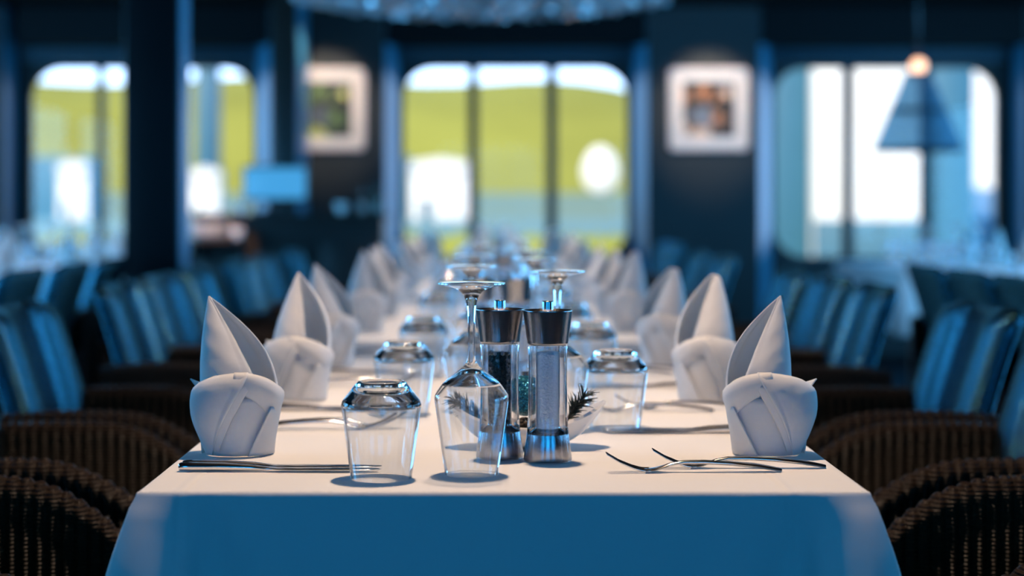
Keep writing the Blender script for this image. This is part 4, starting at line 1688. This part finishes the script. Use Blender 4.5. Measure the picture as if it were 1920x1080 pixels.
# dark shrubs along the road
rnd = random.Random(9)
for k, (px, Y, r) in enumerate(((905, 66, 0.9), (960, 64, 0.6), (1075, 66, 0.7), (230, 60, 0.8))):
    bm = bmesh.new()
    bmesh.ops.create_icosphere(bm, subdivisions=3, radius=r)
    for v in bm.verts:
        v.co *= 1 + 0.25 * sin(7 * v.co.x / r + k) * sin(6 * v.co.y / r) * cos(5 * v.co.z / r) + rnd.uniform(-.08, .08)
    s = obj('shrub', bm, M['leaf'])
    s.location = (wx(px, Y), Y, -1.45 + r * 0.8)
    tag(s, ['green shrub outside beside the first mullion of the centre window', 'small green shrub outside in the middle pane of the centre window',
            'green shrub outside beside the second mullion of the centre window', 'green shrub outside in the window beside the dark pillar'][k], 'shrub', 'shrubs along the road')

# ------------------------------------------------------------------ light
w = bpy.data.worlds.new('World')
scene.world = w
w.use_nodes = True
nt = w.node_tree
nt.nodes.clear()
wo = nt.nodes.new('ShaderNodeOutputWorld')
bg = nt.nodes.new('ShaderNodeBackground')
tc = nt.nodes.new('ShaderNodeTexCoord')
sep = nt.nodes.new('ShaderNodeSeparateXYZ')
rp = nt.nodes.new('ShaderNodeValToRGB')
nt.links.new(tc.outputs['Generated'], sep.inputs[0])
nt.links.new(sep.outputs['Z'], rp.inputs[0])
cr = rp.color_ramp
cr.elements[0].position = 0.0; cr.elements[0].color = (0.19, 0.27, 0.40, 1)
cr.elements[1].position = 1.0; cr.elements[1].color = (0.008, 0.08, 0.22, 1)
e = cr.elements.new(0.14); e.color = (0.17, 0.27, 0.42, 1)
e = cr.elements.new(0.35); e.color = (0.012, 0.16, 0.45, 1)
rq = nt.nodes.new('ShaderNodeValToRGB')
mrs = nt.nodes.new('ShaderNodeMapRange'); mrs.interpolation_type = 'SMOOTHSTEP'
mrs.inputs['From Min'].default_value = 0.35; mrs.inputs['From Max'].default_value = 0.80
nt.links.new(sep.outputs['Y'], mrs.inputs['Value'])
rq.color_ramp.elements[0].color = (0.004, 0.075, 0.20, 1)
rq.color_ramp.elements[1].color = (0.006, 0.06, 0.16, 1)
nt.links.new(sep.outputs['Z'], rq.inputs[0])
mixw = nt.nodes.new('ShaderNodeMix'); mixw.data_type = 'RGBA'
nt.links.new(mrs.outputs[0], mixw.inputs[0]); nt.links.new(rq.outputs[0], mixw.inputs[6]); nt.links.new(rp.outputs[0], mixw.inputs[7])
nt.links.new(mixw.outputs[2], bg.inputs[0])
bg.inputs[1].default_value = 10.0
nt.links.new(bg.outputs[0], wo.inputs[0])


def light(name, kind, loc, energy, color, rot=(0, 0, 0), **kw):
    d = bpy.data.lights.new(name, kind)
    d.energy = energy
    d.color = color
    for k, v in kw.items():
        setattr(d, k, v)
    o = bpy.data.objects.new(name, d)
    COL.objects.link(o)
    o.location = loc
    o.rotation_euler = rot
    return o


# sun behind the camera's left shoulder, high: it lights the hillside, not the room
s = light('sun', 'SUN', (0, -20, 40), 9.0, (1.0, 0.86, 0.60), angle=radians(0.6))
s.rotation_euler = Vector((0.35, 0.8, -0.62)).to_track_quat('-Z', 'Y').to_euler()
# sky portals at the far windows; blue area lamps added in the unseen ones
for cx, cz, ww, h in WIN:
    o = light('sky_portal', 'AREA', (cx, DW + 0.2, cz), 1.0, (1, 1, 1), (pi / 2, 0, pi), shape='RECTANGLE', size=ww, size_y=h)
    o.rotation_euler = (-pi / 2, 0, 0)
    o.data.cycles.is_portal = True
DAY = (0.012, 0.43, 1.0)
SIDE_FILL = (0.13, 0.52, 1.0)
for cx, cz, ww, h in RWIN:
    light('window_daylight', 'AREA', (cx, YB - 0.04, cz), 16.0, DAY, (pi / 2, 0, 0), shape='RECTANGLE', size=ww, size_y=h)
for yy, cz, ww, h in SWIN:
    light('window_daylight', 'AREA', (XL + 0.04, yy, cz), (42.0 if yy < 3 else 75.0 if yy < 6 else 100.0), SIDE_FILL, (pi / 2, 0, -pi / 2), shape='RECTANGLE', size=ww, size_y=h)
    light('window_daylight', 'AREA', (XR - 0.04, yy, cz), (42.0 if yy < 3 else 75.0 if yy < 6 else 100.0), SIDE_FILL, (pi / 2, 0, pi / 2), shape='RECTANGLE', size=ww, size_y=h)
# warm ceiling downlights over the middle row and the side rows
WARM = (1.0, 0.72, 0.50)
for (x, y, e) in ((TC, 2.27, 104), (TC, 3.4, 46), (TC, 4.9, 92), (TC, 7.0, 95), (TC, 9.9, 80), (LX, 7.1, 30), (LX, 9.5, 30), (RX, 8.2, 16)):
    light('downlight', 'SPOT', (x, y, 2.28), e, WARM, (0, 0, 0), spot_size=radians(88), spot_blend=0.7, shadow_soft_size=0.035)
# picture lights and the counter lamp
for (px, e) in ((612, 68), (1329, 68)):
    o = light('picture_light', 'SPOT', (wx(px, PF), PF - 0.9, 2.42), e, (1.0, 0.80, 0.62), spot_size=radians(46), spot_blend=0.6, shadow_soft_size=0.03)
    o.rotation_euler = (Vector((wx(px, PF), PF, 1.78)) - o.location).to_track_quat('-Z', 'Y').to_euler()
o = light('counter_light', 'SPOT', (wx(395, 9.9), 9.9, 2.3), 420, (1.0, 0.55, 0.27), spot_size=radians(22), spot_blend=0.6, shadow_soft_size=0.03)
o.rotation_euler = (Vector((wx(390, 10.7), 10.70, 0.93)) - o.location).to_track_quat('-Z', 'Y').to_euler()

# ------------------------------------------------------------------ colour management
vs = scene.view_settings
scene.display_settings.display_device = 'sRGB'
vs.view_transform = 'Standard'
vs.look = 'None'
vs.exposure = 0.0
vs.gamma = 1.0
vs.use_curve_mapping = False
cy = scene.cycles
cy.use_denoising = True
cy.max_bounces = 24
cy.transmission_bounces = 20
cy.transparent_max_bounces = 24
cy.glossy_bounces = 8
cy.diffuse_bounces = 4
cy.sample_clamp_indirect = 8.0
